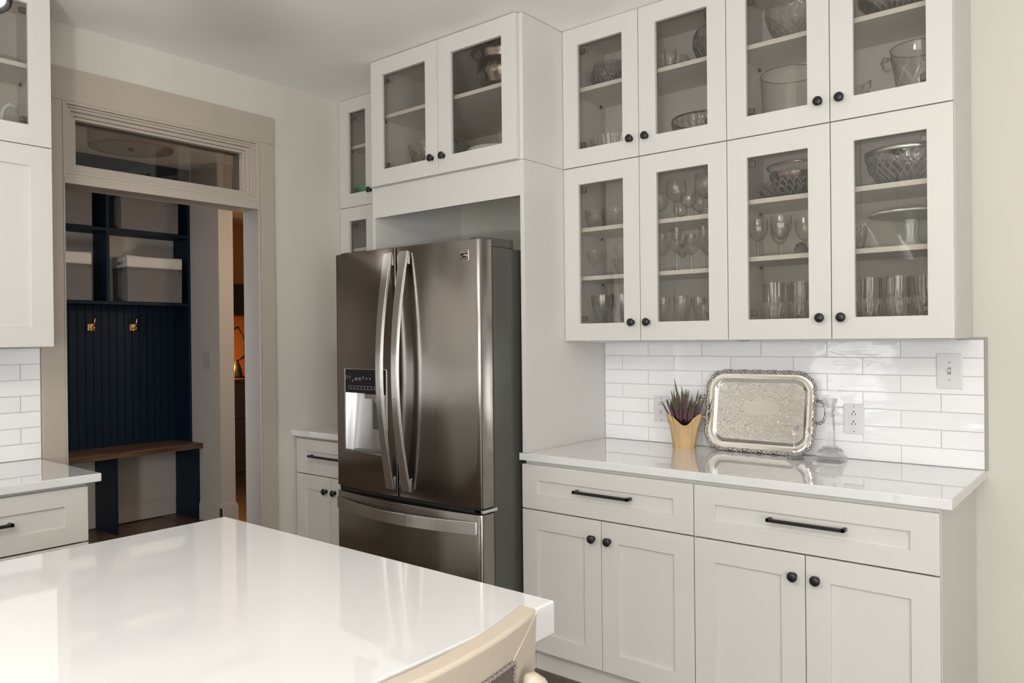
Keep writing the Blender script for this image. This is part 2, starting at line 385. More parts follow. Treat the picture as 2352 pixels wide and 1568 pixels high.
# floor and its planks
bm = nb(); box(bm, -8.2, 3.15, -3.75, 6.2, -0.12, -0.006); floor = struct(mk('floor', bm, FLOORW))
def plank_mesh():
    bm = nb(); box(bm, 0, 1.497, 0, 0.1255, -0.006, 0.0); me = bpy.data.meshes.new('plank'); bmesh.ops.recalc_face_normals(bm, faces=bm.faces); bm.to_mesh(me); bm.free(); me.materials.append(FLOORW); return me
pm = plank_mesh()
def plank(x, y):
    o = bpy.data.objects.new('plank', pm); C.objects.link(o); o.parent = floor; o.location = (x, y, 0)
for j in range(26):
    yy = 3.012 - j*0.127
    off = (j*0.57) % 1.5
    for i in range(4):
        xx = -6.09 - off + 1.5*i
        if xx < -6.11: continue
        plank(xx, yy)
bm = nb(); box(bm, -8.2, 3.15, -3.75, 6.2, ZC, ZC+0.1); struct(mk('ceiling', bm, CEILP))

# back wall (cabinet run)
bm = nb(); box(bm, XA-0.12, 3.15, YB, YB+0.12, 0, ZC); wb = struct(mk('wall_back', bm, WALLP))
bm = nb(); box(bm, -1.998, -0.4365, YB-0.0035, YB, 0.915, 1.3772); mk('grout', bm, GROUT, wb)
bm = nb(); box(bm, -0.4365, -0.4265, YTILE-0.0005, YB, 0.914, 1.380); box(bm, -0.471, -0.4365, YTILE-0.0005, YB, 1.371, 1.380)
mk('tile_edge_trim', bm, EDGEG, wb, bevel=0.001)
def tile_mesh(L, h):
    bm = nb(); box(bm, 0, L, 0, 0.005, 0, h)
    me = bpy.data.meshes.new('tile'); bmesh.ops.recalc_face_normals(bm, faces=bm.faces)
    bmesh.ops.bevel(bm, geom=[e for e in bm.edges if all(v.co.y < 0.001 for v in e.verts)], offset=0.0012, segments=2, affect='EDGES')
    bm.to_mesh(me); bm.free(); me.materials.append(TILE)
    for p in me.polygons: p.use_smooth = True
    me.set_sharp_from_angle(angle=math.radians(50))
    return me
TM = {}
RH = 0.0652
def put_tile(parent, L, h, loc, rz=0):
    key = (round(L, 3), round(h, 3))
    if key not in TM: TM[key] = tile_mesh(L, h)
    o = bpy.data.objects.new('tile', TM[key]); C.objects.link(o); o.parent = parent
    o.location = loc
    o.rotation_euler = (random.uniform(-0.006, 0.006), random.uniform(-0.0008, 0.0008), rz + random.uniform(-0.003, 0.003))
G = 0.0025
for r in range(7):
    z = 0.915 + r*RH; h = RH - G
    joints = [-1.9975, -1.7645, -1.5000, -1.2345, -0.9700, -0.7050, -0.4365] if r % 2 == 0 else [-1.9975, -1.900, -1.634, -1.3675, -1.102, -0.838, -0.572, -0.4365]
    for a, b in zip(joints, joints[1:]): put_tile(wb, b-a-G, h, (a+G/2, YTILE, z+G/2))
bm = nb(); box(bm, -0.435, 3.0, YB-0.014, YB, 0, 0.135); box(bm, -0.435, 3.0, YB-0.010, YB, 0.135, 0.15)
struct(mk('baseboard_back', bm, CAB, bevel=0.002))

# left wall with the cased opening and transom
DY0, DY1 = 1.346, 2.272
bm = nb(); T = 0.12
box(bm, XA-T, XA, -3.75, DY0-0.006, 0, ZC); box(bm, XA-T, XA, DY1+0.006, YB, 0, ZC); box(bm, XA-T, XA, DY0-0.006, DY1+0.006, 2.425, ZC)
wl = struct(mk('wall_left', bm, WALLP))
bm = nb(); box(bm, XA, XA+0.0025, -1.08, 1.249, 0.915, 1.3772); mk('grout', bm, GROUT, wl)
for r in range(7):
    z = 0.915 + r*RH; h = RH-G
    js = [1.249] + [(1.041 if r % 2 == 0 else 1.1745)-0.2655*q for q in range(9 if r % 2 else 8)]
    for a, b in zip(js, js[1:]):   # rz=90deg : local x -> +Y, local -y -> +X
        put_tile(wl, a-b-G, h, (XA+0.006, b+G/2, z+G/2), PI/2)
# casing boards
CX = -3.540
def casing(name, parts, m=TRIMP, bev=0.0015):
    bm = nb()
    for p in parts: box(bm, *p)
    return struct(mk(name, bm, m, bevel=bev))
casing('trim_1', [(XA-0.002, CX, 1.2505, 1.3395, 0, 2.421), (XA-0.002, CX+0.004, 1.3395, 1.346, 0, 2.421)])
casing('trim_2', [(XA-0.002, CX, 2.2785, 2.366, 0, 2.421), (XA-0.002, CX+0.004, 2.272, 2.2785, 0, 2.421)])
casing('trim_3', [(XA-0.002, CX+0.003, 1.2505, 2.366, 2.421, 2.560)])
# jamb lining of the opening
casing('trim_4', [(XA-T-0.005, CX-0.003, DY1-0.001, DY1+0.004, 0, 2.075)], JAMBP)
casing('trim_5', [(XA-T-0.005, CX-0.003, DY0-0.004, DY0+0.001, 0, 2.075)], JAMBP)
# transom window: nested stepped frames, bar, pane
win = struct(empty('window_1', (XA-0.03, (DY0+DY1)/2, 2.07)))
def ring(bm, y0, y1, z0, z1, wd, xf, xb):
    box(bm, xb, xf, y0, y1, z1-wd, z1); box(bm, xb, xf, y0, y1, z0, z0+wd)
    box(bm, xb, xf, y0, y0+wd, z0+wd, z1-wd); box(bm, xb, xf, y1-wd, y1, z0+wd, z1-wd)
bm = nb(); box(bm, XA-T, CX+0.006, DY0, DY1, 2.070, 2.098); box(bm, XA-T, CX+0.001, DY0, DY1, 2.098, 2.112); mk('transom_bar', bm, TRIMP, win, bevel=0.0015)
steps = [(0.0, CX+0.002), (0.011, CX-0.008), (0.020, CX-0.014), (0.031, CX-0.028), (0.046, CX-0.036)]
for i, (ins, xf) in enumerate(steps):
    wd = (steps[i+1][0] if i+1 < len(steps) else 0.058) - ins
    bm = nb(); ring(bm, DY0+ins, DY1-ins*1.15, 2.112+ins*0.8, 2.421-ins*1.15, wd+0.001, xf, XA-T+0.01)
    mk('frame_moulding', bm, TRIMP, win, bevel=0.001)
bm = nb(); box(bm, XA-0.052, XA-0.048, DY0+0.055, DY1-0.062, 2.155, 2.357); mk('pane', bm, PANED, win)

# walls behind the camera with two windows each a frame, mullions and the light behind
def window_wall(name, axis, pos, a0, a1, wins, thick):
    bm = nb()
    def bb(u0, u1, z0, z1):
        if axis == 'y': box(bm, u0, u1, pos-thick, pos, z0, z1)
        else: box(bm, pos, pos+thick, u0, u1, z0, z1)
    u = a0
    for (c, wd, z0, z1) in wins:
        bb(u, c-wd/2, 0, ZC); bb(c-wd/2, c+wd/2, 0, z0); bb(c-wd/2, c+wd/2, z1, ZC); u = c+wd/2
    bb(u, a1, 0, ZC)
    return struct(mk(name, bm, WALLP))
window_wall('wall_front', 'y', -3.6, XA-0.12, 3.15, [(-2.75, 0.9, 0.55, 1.55), (0.35, 1.4, 0.45, 2.05), (2.15, 1.3, 0.45, 2.05)], 0.12)
window_wall('wall_right', 'x', 3.0, -3.75, YB+0.12, [(-1.2, 1.9, 0.45, 2.05)], 0.12)
def window_frame(n, axis, pos, c, wd, z0, z1):
    wn = struct(empty('window_%d' % n, (c, pos, z0) if axis == 'y' else (pos, c, z0)))
    bm = nb()
    def bb(u0, u1, za, zb, d0=-0.03, d1=0.03):
        if axis == 'y': box(bm, u0, u1, pos+d0, pos+d1, za, zb)
        else: box(bm, pos+d0, pos+d1, u0, u1, za, zb)
    f = 0.055
    bb(c-wd/2-0.07, c-wd/2+f, z0-0.07, z1+0.07); bb(c+wd/2-f, c+wd/2+0.07, z0-0.07, z1+0.07)
    bb(c-wd/2, c+wd/2, z0-0.07, z0+f); bb(c-wd/2, c+wd/2, z1-f, z1+0.07)
    mk('window_frame', bm, SLOTY, wn)
    bm = nb(); bb(c-0.03, c+0.03, z0, z1); bb(c-wd/2, c+wd/2, (z0+z1)/2-0.02, (z0+z1)/2+0.02); mk('mullion', bm, SLOTY, wn)
window_frame(2, 'y', -3.6, 0.35, 1.4, 0.45, 2.05)
window_frame(3, 'y', -3.6, 2.15, 1.3, 0.45, 2.05)
window_frame(5, 'y', -3.6, -2.75, 0.9, 0.55, 1.55)
window_frame(4, 'x', 3.0, -1.2, 1.9, 0.45, 2.05)

# hall behind the opening
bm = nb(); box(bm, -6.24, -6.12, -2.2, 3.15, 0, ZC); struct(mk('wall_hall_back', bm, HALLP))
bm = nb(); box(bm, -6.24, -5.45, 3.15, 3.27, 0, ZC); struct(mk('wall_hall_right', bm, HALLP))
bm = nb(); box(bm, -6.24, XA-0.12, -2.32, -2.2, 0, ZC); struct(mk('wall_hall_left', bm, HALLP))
def bboard(name, parts, m):
    bm = nb()
    for (x0, x1, y0, y1, dx, dy) in parts:
        box(bm, x0, x1, y0, y1, 0, 0.125); box(bm, x0+dx[0], x1-dx[1], y0+dy[0], y1-dy[1], 0.125, 0.143)
        box(bm, x0+dx[0]*1.6, x1-dx[1]*1.6, y0+dy[0]*1.6, y1-dy[1]*1.6, 0.143, 0.150)
    return struct(mk(name, bm, m, bevel=0.002))
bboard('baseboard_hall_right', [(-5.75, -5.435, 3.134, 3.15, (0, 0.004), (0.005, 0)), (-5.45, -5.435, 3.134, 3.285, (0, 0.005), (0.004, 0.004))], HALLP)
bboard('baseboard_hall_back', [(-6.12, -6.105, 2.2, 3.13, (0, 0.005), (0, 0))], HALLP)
# far room seen as a sliver past the stub wall
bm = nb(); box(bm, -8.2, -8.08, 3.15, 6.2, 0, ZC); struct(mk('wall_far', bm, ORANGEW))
bm = nb(); box(bm, -8.2, -3.56, 6.08, 6.2, 0, ZC); struct(mk('wall_far_side', bm, HALLP))
bm = nb(); box(bm, -3.679, -3.559, YB+0.12, 6.2, 0, ZC); struct(mk('wall_far_right', bm, HALLP))
bm = nb(); box(bm, -8.2, -6.24, 3.15, 3.27, 0, ZC); struct(mk('wall_far_left', bm, HALLP))

# ================================================================== CABINET PARTS
def knob(parent, x, z):
    bm = nb()
    lathe(bm, [(0, 0.000), (0.0105, 0.000), (0.0105, 0.003), (0.0065, 0.006), (0.0065, 0.013), (0.012, 0.016), (0.0165, 0.020), (0.0165, 0.023), (0.012, 0.0275), (0, 0.0285)], x, 0, z, 24, axis='y')
    return mk('knob', bm, BLACK, parent, world=False, smooth=True)
def pull(parent, x0, x1, z):
    bm = nb(); a = 0.011
    box(bm, x0, x1, -0.034, -0.034+a, z-a/2, z+a/2)
    box(bm, x0, x0+a, -0.034, 0.0, z-a/2, z+a/2); box(bm, x1-a, x1, -0.034, 0.0, z-a/2, z+a/2)
    return mk('handle', bm, BLACK, parent, world=False, bevel=0.0012)
def door_frame_bm(x0, x1, z0, z1, st, ts, t=0.02):
    bm = nb()
    vs = []
    o = [(x0, z0), (x1, z0), (x1, z1), (x0, z1)]; i = [(x0+st, z0+ts), (x1-st, z0+ts), (x1-st, z1-ts), (x0+st, z1-ts)]
    F_ = [bm.verts.new((x, 0, z)) for x, z in o]; FI = [bm.verts.new((x, 0, z)) for x, z in i]
    B_ = [bm.verts.new((x, t, z)) for x, z in o]; BI = [bm.verts.new((x, t, z)) for x, z in i]
    for k in range(4):
        n = (k+1) % 4
        bm.faces.new((F_[k], F_[n], FI[n], FI[k])); bm.faces.new((B_[n], B_[k], BI[k], BI[n]))
        bm.faces.new((F_[n], F_[k], B_[k], B_[n])); bm.faces.new((FI[k], FI[n], BI[n], BI[k]))
    return bm
def door(parent, x0, x1, z0, z1, kind='glass', knobpos=None, hinge=None, st=0.078, ts=0.077, name='door'):
    g = 0.0015
    d = mk(name, door_frame_bm(x0+g, x1-g, z0+g, z1-g, st-g, ts-g), CAB, parent, world=False, bevel=0.0012)
    bm = nb()
    if kind == 'glass':
        box(bm, x0+st-0.004, x1-st+0.004, 0.012, 0.015, z0+ts-0.004, z1-ts+0.004); mk('pane', bm, PANE, d, world=False)
        if hinge is not None:
            hx = x0+0.05 if hinge == 'l' else x1-0.05
            for hz in (z0+0.10, z1-0.10):
                bm = nb(); s = 1 if hinge == 'l' else -1
                box(bm, min(hx-s*0.028, hx+s*0.05), max(hx-s*0.028, hx+s*0.05), 0.021, 0.034, hz-0.011, hz+0.011)
                mk('hinge', bm, HINGE, d, world=False, bevel=0.003)
    else:
        box(bm, x0+st-0.004, x1-st+0.004, 0.0085, 0.0185, z0+ts-0.004, z1-ts+0.004); mk('panel', bm, CAB, d, world=False)
    if knobpos: knob(d, *knobpos)
    return d
def carcass(parent, W, D, z1, t=0.018, y0=0.021, mat_=None, z0=0.0, x0=0.0):
    bm = nb()
    box(bm, x0, x0+t, y0, D, z0, z1); box(bm, W-t, W, y0, D, z0, z1)
    box(bm, x0+t, W-t, y0, D, z0, z0+t); box(bm, x0+t, W-t, y0, D, z1-t, z1); box(bm, x0+t, W-t, D-0.006, D, z0+t, z1-t)
    return mk('body', bm, mat_ or CAB, parent, world=False, bevel=0.0006, seg=1)
def shelf(parent, W, D, z, y0=0.045):
    bm = nb(); box(bm, 0.019, W-0.019, y0, D-0.007, z-0.009, z+0.009); s = mk('shelf', bm, CABIN2, parent, world=False, bevel=0.001)
    for x in (0.022, W-0.022):
        for y in (y0+0.03, D-0.05):
            bm = nb(); box(bm, x-0.004, x+0.004, y-0.004, y+0.004, z-0.021, z-0.0095); mk('shelf_pin', bm, HINGE, s, world=False)
    return s
CABIN2 = mat('shelf_paint', (0.78, 0.76, 0.70), 0.4)
GR_U = 'glass-front wall cabinets above the long counter'

def wall_cab(x, y, z, W, H, D, label, shelves, rot=0, kind='glass', ndoor=2, group=None, knob_top=False):
    t = empty('wall_cabinet', (x, y, z), label, 'cabinet', group, (0, 0, rot))
    carcass(t, W, D, H)
    for s in shelves: shelf(t, W, D, s-z)
    wdt = W/ndoor
    for k in range(ndoor):
        side = 'l' if k % 2 == 0 else 'r'
        kx = (k+1)*wdt-0.036 if side == 'l' else k*wdt+0.036
        door(t, k*wdt, (k+1)*wdt, 0, H, kind, (kx, 0.077), side)
    return t
YU = 2.815; DW = 0.7636; XP = -1.998
wall_cab(XP, YU, 1.377, DW, 0.7612, 0.328, 'lower glass-front white cabinet left of the pair above the counter, full of stemware', [1.868, 1.654], group=GR_U)
wall_cab(XP+DW, YU, 1.377, DW, 0.7612, 0.328, 'lower glass-front white cabinet at the right end, holding the white cake stand', [1.901, 1.684], group=GR_U)
wall_cab(XP, YU, 2.139, DW, 0.6115, 0.328, 'upper glass-front white cabinet beside the tall refrigerator panel, under the ceiling', [2.489], group=GR_U)
wall_cab(XP+DW, YU, 2.139, DW, 0.6115, 0.328, 'upper glass-front white cabinet at the far right, holding the straight glass trifle bowl', [2.489], group=GR_U)
for xx in (-1.95, -1.19):
    t = empty('light_bar', (xx+0.34, 2.93, 1.365), 'slim white light bar fixed under the %s lower glass-front cabinet' % ('left' if xx < -1.5 else 'right-hand'), 'light')
    bm = nb(); box(bm, xx, xx+0.70, 2.915, 2.95, 1.3705, 1.3768); mk('housing', bm, PLAST, t, bevel=0.002)
    bm = nb(); box(bm, xx+0.02, xx+0.68, 2.922, 2.943, 1.3690, 1.3705); mk('diffuser', bm, DIFF, t)

# corner wall cabinets left of the refrigerator
SW = 0.608
wall_cab(XA+0.0005, 2.81, 2.139, SW-0.001, 0.6115, 0.333, 'narrow upper glass cabinet between the corner and refrigerator, green bowl inside', [2.489])
wall_cab(XA+0.0005, 2.81, 1.377, SW-0.001, 0.762, 0.333, 'narrow lower glass cabinet behind the refrigerator with tall tumblers inside', [1.905])

# refrigerator surround: side panels, valance
PR0, PR1, PL0, PL1 = -2.0185, -1.9985, -2.9505, -2.9325
t = empty('refrigerator_surround', (-2.48, 2.85, 0), 'tall white panels and valance board framing the refrigerator niche', 'cabinet')
for (a, b) in ((PR0, PR1), (PL0, PL1)):
    bm = nb(); box(bm, a, b, 2.53, YB-0.001, 0.9145 if a == PR0 else 0, 2.1380)
    if a == PR0: box(bm, a, b, 2.553, YB-0.001, 0, 0.9145)
    mk('side_panel', bm, CAB, t, bevel=0.001)
    bm = nb(); box(bm, a, b, 2.53, YB-0.001, 2.1395, ZC-0.003); mk('upper_side_panel', bm, CAB, t, bevel=0.001)
bm = nb(); box(bm, PL1, PR0, 2.531, 2.549, 1.990, 2.1375); mk('valance', bm, CAB, t, bevel=0.001)
FW = PR0-PL1
t = empty('refrigerator_cabinet', (PL1, 2.51, 2.139), 'deep two-door glass cabinet directly above the refrigerator', 'cabinet')
carcass(t, FW, 0.632, 0.609)
shelf(t, FW, 0.632, 2.486-2.139, y0=0.05)
door(t, -0.001, FW/2, 0, 0.609, 'glass', (FW/2-0.036, 0.077), 'l', st=0.080); door(t, FW/2, FW+0.001, 0, 0.609, 'glass', (FW/2+0.036, 0.077), 'r', st=0.080)

# ---------------- base cabinets
def base_cab(x, y, W, D, label, pulls, rot=0, ndoor=2, drawers_only=False, group=None, bx0=0.0):
    t = empty('base_cabinet', (x, y, 0), label, 'cabinet', group, (0, 0, rot))
    carcass(t, W, D, 0.8825, z0=0.0995, x0=bx0)
    bm = nb(); box(bm, bx0, W, 0.055, 0.072, 0, 0.099); mk('toe_kick', bm, CAB, t, world=False)
    def drawer(z0, z1, ph):
        g = 0.0015
        d = mk('drawer', door_frame_bm(g, W-g, z0+g, z1-g, 0.079, min(0.063, (z1-z0)*0.35)), CAB, t, world=False, bevel=0.0012)
        bm = nb(); ts = min(0.063, (z1-z0)*0.35)
        box(bm, 0.074, W-0.074, 0.0085, 0.0185, z0+ts-0.003, z1-ts+0.003); mk('panel', bm, CAB, d, world=False)
        pull(d, pulls[0], pulls[1], (z0+z1)/2+0.008)
        # rounded off front lip is given by the bevel
    if drawers_only:
        drawer(0.670, 0.8715, 0); drawer(0.385, 0.667, 0); drawer(0.100, 0.382, 0)
    else:
        drawer(0.6845, 0.8700, 0)
        wdt = W/ndoor
        for k in range(ndoor):
            side = k % 2
            door(t, k*wdt, (k+1)*wdt, 0.1005, 0.6825, 'panel', ((k+1)*wdt-0.036 if side == 0 else k*wdt+0.036, 0.6095), st=0.079, ts=0.079)
    return t
LW = 0.7785
base_cab(-2.0235, 2.53, LW, 0.613, 'white base cabinet beside the refrigerator under the long counter', (0.276, 0.528), bx0=0.026)
base_cab(-2.0235+LW+0.0005, 2.53, LW, 0.613, 'white base cabinet at the open right end under the long counter', (0.272, 0.520))
def counter(x0, x1, y0, y1, z0, z1, label):
    bm = nb(); box(bm, x0, x1, y0, y1, z0, z1); return tag(mk('countertop', bm, QUARTZ, bevel=0.003, seg=3), label, 'countertop')
bm = nb()
# long top has its left front corner lapping in front of the tall panel
pts = [(-2.033, 2.5245), (-0.4335, 2.5245), (-0.4335, YB-0.001), (-1.9980, YB-0.001), (-1.9980, 2.5293), (-2.033, 2.5293)]
lo = [bm.verts.new((x, y, 0.8835)) for x, y in pts]; hi = [bm.verts.new((x, y, 0.914)) for x, y in pts]
bm.faces.new(lo[::-1]); bm.faces.new(hi)
for k in range(6): bm.faces.new((lo[k], lo[(k+1) % 6], hi[(k+1) % 6], hi[k]))
tag(mk('countertop', bm, QUARTZ, bevel=0.002, seg=2), 'long glossy white quartz countertop carrying the silver tray', 'countertop')

base_cab(XA+0.012, 2.49, SW-0.021, 0.645, 'narrow white base cabinet in the corner left of the refrigerator', (0.14, 0.44))
counter(XA+0.001, PL0-0.001, 2.467, YB-0.001, 0.8835, 0.914, 'short white countertop in the corner left of the refrigerator')

# left run on the left wall, facing +X
for k_ in (1, 2):
    base_cab(-2.990, 0.4415-0.7635*k_, 0.7625, 0.565, 'white drawer cabinet further along the left run, %s from the doorway' % ('second' if k_ == 1 else 'third'), (0.262, 0.512), rot=PI/2, drawers_only=True)
base_cab(-2.990, 0.4415, 0.7625, 0.565, 'white drawer cabinet below the counter left of the doorway', (0.262, 0.512), rot=PI/2, drawers_only=True)
counter(XA+0.001, -2.9685, -1.09, 1.242, 0.8835, 0.914, 'white quartz countertop at the left edge beside the doorway')
def lwall(z, H, kind, shelves, label, y=0.4305):
    t = empty('wall_cabinet', (-3.252, y, z), label, 'cabinet', None, (0, 0, PI/2))
    carcass(t, 0.7625, 0.305, H)
    for s in shelves: shelf(t, 0.7625, 0.305, s-z)
    for k in range(2):
        kx = 0.38125*(k+1)-0.036 if k == 0 else 0.38125+0.036
        door(t, k*0.38125, (k+1)*0.38125, 0, H, kind, (kx, 0.077), 'l' if k == 0 else 'r')
lwall(1.377, 0.762, 'panel', [], 'solid-door white wall cabinet at the left edge over the counter')
for k_ in (1, 2):
    lwall(1.377, 0.762, 'panel', [], 'solid-door white wall cabinet further along the left run, %s from the doorway' % ('second' if k_ == 1 else 'third'), 0.4305-0.7635*k_)
    lwall(2.139, 0.6115, 'panel', [], 'short top white wall cabinet further along the left run, %s from the doorway' % ('second' if k_ == 1 else 'third'), 0.4305-0.7635*k_)
lwall(2.139, 0.6115, 'glass', [2.449], 'glass-front white wall cabinet at the top left corner holding a white swan')

# ================================================================== ISLAND
t = empty('kitchen_island', (-1.39, 0.1, 0), 'white painted island base under the thick quartz top in the foreground', 'island')
bm = nb(); box(bm, -1.9495, -0.836, -1.30, 1.138, 0.8525, 0.914); tag(mk('countertop', bm, QUARTZ, bevel=0.004, seg=3), 'thick white quartz island top filling the lower left foreground', 'countertop')
bm = nb(); box(bm, -1.91, -1.22, -1.26, 1.10, 0.09, 0.8525); mk('body', bm, CAB, t, bevel=0.001)
bm = nb(); box(bm, -1.85, -1.28, -1.20, 1.04, 0, 0.09); mk('toe_kick', bm, CAB, t)

# ================================================================== REFRIGERATOR
FXC, FHW = -2.4915, 0.4535
def fy(x): return 2.262 + 0.030*((x-FXC)/FHW)**2
fr = empty('refrigerator', (FXC, 2.65, 0), 'french-door dark stainless refrigerator with freezer drawer', 'refrigerator')
bm = nb(); box(bm, FXC-0.444, -2.044, 2.378, 3.03, 0.03, 1.765); mk('body', bm, BODYG, fr, bevel=0.003)
bm = nb(); box(bm, FXC-0.43, -2.06, 2.362, 2.40, 0.60, 1.76); mk('gasket', bm, RUBBER, fr)
def door_shell(name, x0, x1, z0, z1, rl, rr, hole=None, mt=None):
    bm = nb(); xs = set([x0, x1]); n = 22
    for k in range(n+1): xs.add(round(x0+(x1-x0)*k/n, 5))
    for r_, e, s in ((rl, x0, 1), (rr, x1, -1)):
        for q in (0.08, 0.2, 0.4, 0.7, 1.0): xs.add(round(e+s*r_*q, 5))
    zs = [z0, z0+0.0006, z0+0.003, z1-0.003, z1-0.0006, z1]
    if hole: xs |= {hole[0], hole[1]}; zs += [hole[2], hole[3]]
    xs = sorted(xs); zs = sorted(zs)
    def Y(x, z):
        y = fy(x)
        for r_, d in ((rl, x-x0), (rr, x1-x)):
            if d < r_: y += r_*(1-math.sqrt(max(0, 1-((r_-d)/r_)**2)))
        dz = min(z-z0, z1-z)
        if dz < 0.003: y += 0.003*(1-math.sqrt(max(0, 1-((0.003-dz)/0.003)**2)))
        return y
    V = {(i, j): bm.verts.new((x, Y(x, z), z)) for i, x in enumerate(xs) for j, z in enumerate(zs)}
    for i in range(len(xs)-1):
        for j in range(len(zs)-1):
            if hole and xs[i] >= hole[0]-1e-6 and xs[i+1] <= hole[1]+1e-6 and zs[j] >= hole[2]-1e-6 and zs[j+1] <= hole[3]+1e-6: continue
            bm.faces.new((V[i, j], V[i+1, j], V[i+1, j+1], V[i, j+1]))
    yb = 2.366; nx, nz = len(xs)-1, len(zs)-1
    border = [(i, 0) for i in range(nx)] + [(nx, j) for j in range(nz)] + [(i, nz) for i in range(nx, 0, -1)] + [(0, j) for j in range(nz, 0, -1)]
    bk = [bm.verts.new((xs[i], yb, zs[j])) for i, j in border]
    m = len(border)
    for k in range(m): bm.faces.new((V[border[k]], V[border[(k+1) % m]], bk[(k+1) % m], bk[k]))
    if not hole: bm.faces.new(bk)
    return mk(name, bm, mt or STEEL, fr, autos=True)
HO = (-2.868, -2.560, 0.884, 1.261)
ld = door_shell('door', FXC-FHW, -2.4955, 0.716, 1.790, 0.014, 0.004, HO)
rd = door_shell('door', -2.4875, FXC+FHW, 0.716, 1.790, 0.004, 0.016)
dr = door_shell('freezer_drawer', FXC-FHW, FXC+FHW, 0.085, 0.690, 0.014, 0.016)
# bowed door handles
def vhandle(parent, xc):
    bm = nb(); rings = []; n = 28; z0, z1 = 0.746, 1.767
    for k in range(n+1):
        s = k/n; z = z0+(z1-z0)*s; b = math.sin(PI*s)
        yo = 2.252 - 0.062*b - 0.004; hw = 0.026-0.009*b; th = 0.010 + 0.008*b
        rings.append([bm.verts.new(p) for p in ((xc-hw, yo, z), (xc+hw, yo, z), (xc+hw, yo+th, z), (xc-hw, yo+th, z))])
    for A, B in zip(rings, rings[1:]):
        for k in range(4): bm.faces.new((A[k], A[(k+1) % 4], B[(k+1) % 4], B[k]))
    bm.faces.new(rings[0][::-1]); bm.faces.new(rings[-1])
    for zz in (z0, z1-0.055): box(bm, xc-0.020, xc+0.020, 2.256, 2.272, zz+0.0, zz+0.055)
    h = mk('handle', bm, CHROME, parent, bevel=0.0025, seg=2)
    return h
vhandle(ld, -2.529); vhandle(rd, -2.430)
bm = nb(); rings = []; n = 30
for k in range(n+1):
    s = k/n; x = -2.925+0.863*s; b = math.sin(PI*s)
    yo = fy(x)-0.014-0.052*b; th = 0.012; z0, z1 = 0.612+0.004*b, 0.664+0.002*b
    rings.append([bm.verts.new(p) for p in ((x, yo, z0), (x, yo+th, z0), (x, yo+th, z1), (x, yo, z1))])
for A, B in zip(rings, rings[1:]):
    for k in range(4): bm.faces.new((A[k], B[k], B[(k+1) % 4], A[(k+1) % 4]))
bm.faces.new(rings[0]); bm.faces.new(rings[-1][::-1])
box(bm, -2.925, -2.895, fy(-2.92)-0.004, fy(-2.92)+0.006, 0.615, 0.661); box(bm, -2.092, -2.062, fy(-2.07)-0.006, fy(-2.07)+0.006, 0.615, 0.661)
h = mk('handle', bm, CHROME, dr, bevel=0.0015); h['label'] = 'bowed polished freezer handle'
# gap between doors and drawer, lower hinge
bm = nb(); box(bm, -2.93, -2.05, 2.300, 2.40, 0.692, 0.714); mk('drawer_gap', bm, RUBBER, fr)
bm = nb(); box(bm, -2.085, -2.040, 2.300, 2.392, 0.694, 0.708); box(bm, -2.94, -2.87, 2.305, 2.385, 0.697, 0.709)
mk('hinge_plate', bm, CHROME, fr, bevel=0.002)
# hinge covers on top
for (a, b) in ((-2.118, -2.048), (-2.935, -2.865)):
    bm = nb(); box(bm, a, b, 2.372, 2.52, 1.7655, 1.802); box(bm, a+0.01, b, 2.31, 2.372, 1.7905, 1.800)
    mk('hinge_cover', bm, BODYG, fr, bevel=0.006, seg=3)
# dispenser
yf = 2.279
bm = nb()
for (x0, x1, z0, z1) in ((HO[0]-0.003, HO[1]+0.003, 1.258, 1.2635), (HO[0]-0.003, HO[1]+0.003, 0.8815, 0.887), (HO[0]-0.003, HO[0]+0.002, 0.8815, 1.2635), (HO[1]-0.002, HO[1]+0.003, 0.8815, 1.2635)):
    vs = box(bm, x0, x1, 0, 0, z0, z1)
    for i, v in enumerate(vs): v.co.y = fy(v.co.x) + (-0.0025 if i % 4 in (0, 1) else 0.02)
mk('dispenser_frame', bm, CHROME, ld, bevel=0.0008)
bm = nb(); vs = box(bm, HO[0]+0.002, HO[1]-0.002, 0, 0, 1.152, 1.258)
for i, v in enumerate(vs): v.co.y = fy(v.co.x) + (-0.0005 if i % 4 in (0, 1) else 0.03)
cp = mk('control_panel', bm, PANELB, ld)
# recess: curved silver cavity
bm = nb(); nx_, nz_ = 18, 14; V = {}
for i in range(nx_+1):
    for j in range(nz_+1):
        s = i/nx_; q = j/nz_; x = HO[0]+0.002+(HO[1]-HO[0]-0.004)*s; z = 0.886+(1.152-0.886)*q
        dep = 0.085*math.sin(PI*s)**0.55*(0.75+0.25*q) if 0 < s < 1 else 0.0
        V[i, j] = bm.verts.new((x, fy(x)+0.001+dep, z))
for i in range(nx_):
    for j in range(nz_): bm.faces.new((V[i, j], V[i+1, j], V[i+1, j+1], V[i, j+1]))
for j in (0, nz_):
    front = [bm.verts.new((V[i, j].co.x, fy(V[i, j].co.x)+0.001, V[i, j].co.z)) for i in range(nx_+1)]
    for i in range(nx_): bm.faces.new((V[i, j], V[i+1, j], front[i+1], front[i]))
mk('dispenser_recess', bm, DISPS, ld, smooth=False, autos=True)
bm = nb(); box(bm, -2.700, -2.650, 2.300, 2.318, 0.99, 1.125); pd = mk('dispenser_paddle', bm, BODYG, ld, bevel=0.004)
bm = nb(); box(bm, -2.735, -2.60, 2.285, 2.335, 1.128, 1.150); lathe(bm, [(0, 1.108), (0.018, 1.108), (0.022, 1.14)], -2.67, 2.31, 0, 16); mk('dispenser_nozzle', bm, CHROME, ld, bevel=0.002)
bm = nb(); box(bm, HO[0]+0.01, HO[1]-0.01, 2.272, 2.340, 0.886, 0.892); mk('drip_tray', bm, BODYG, ld)

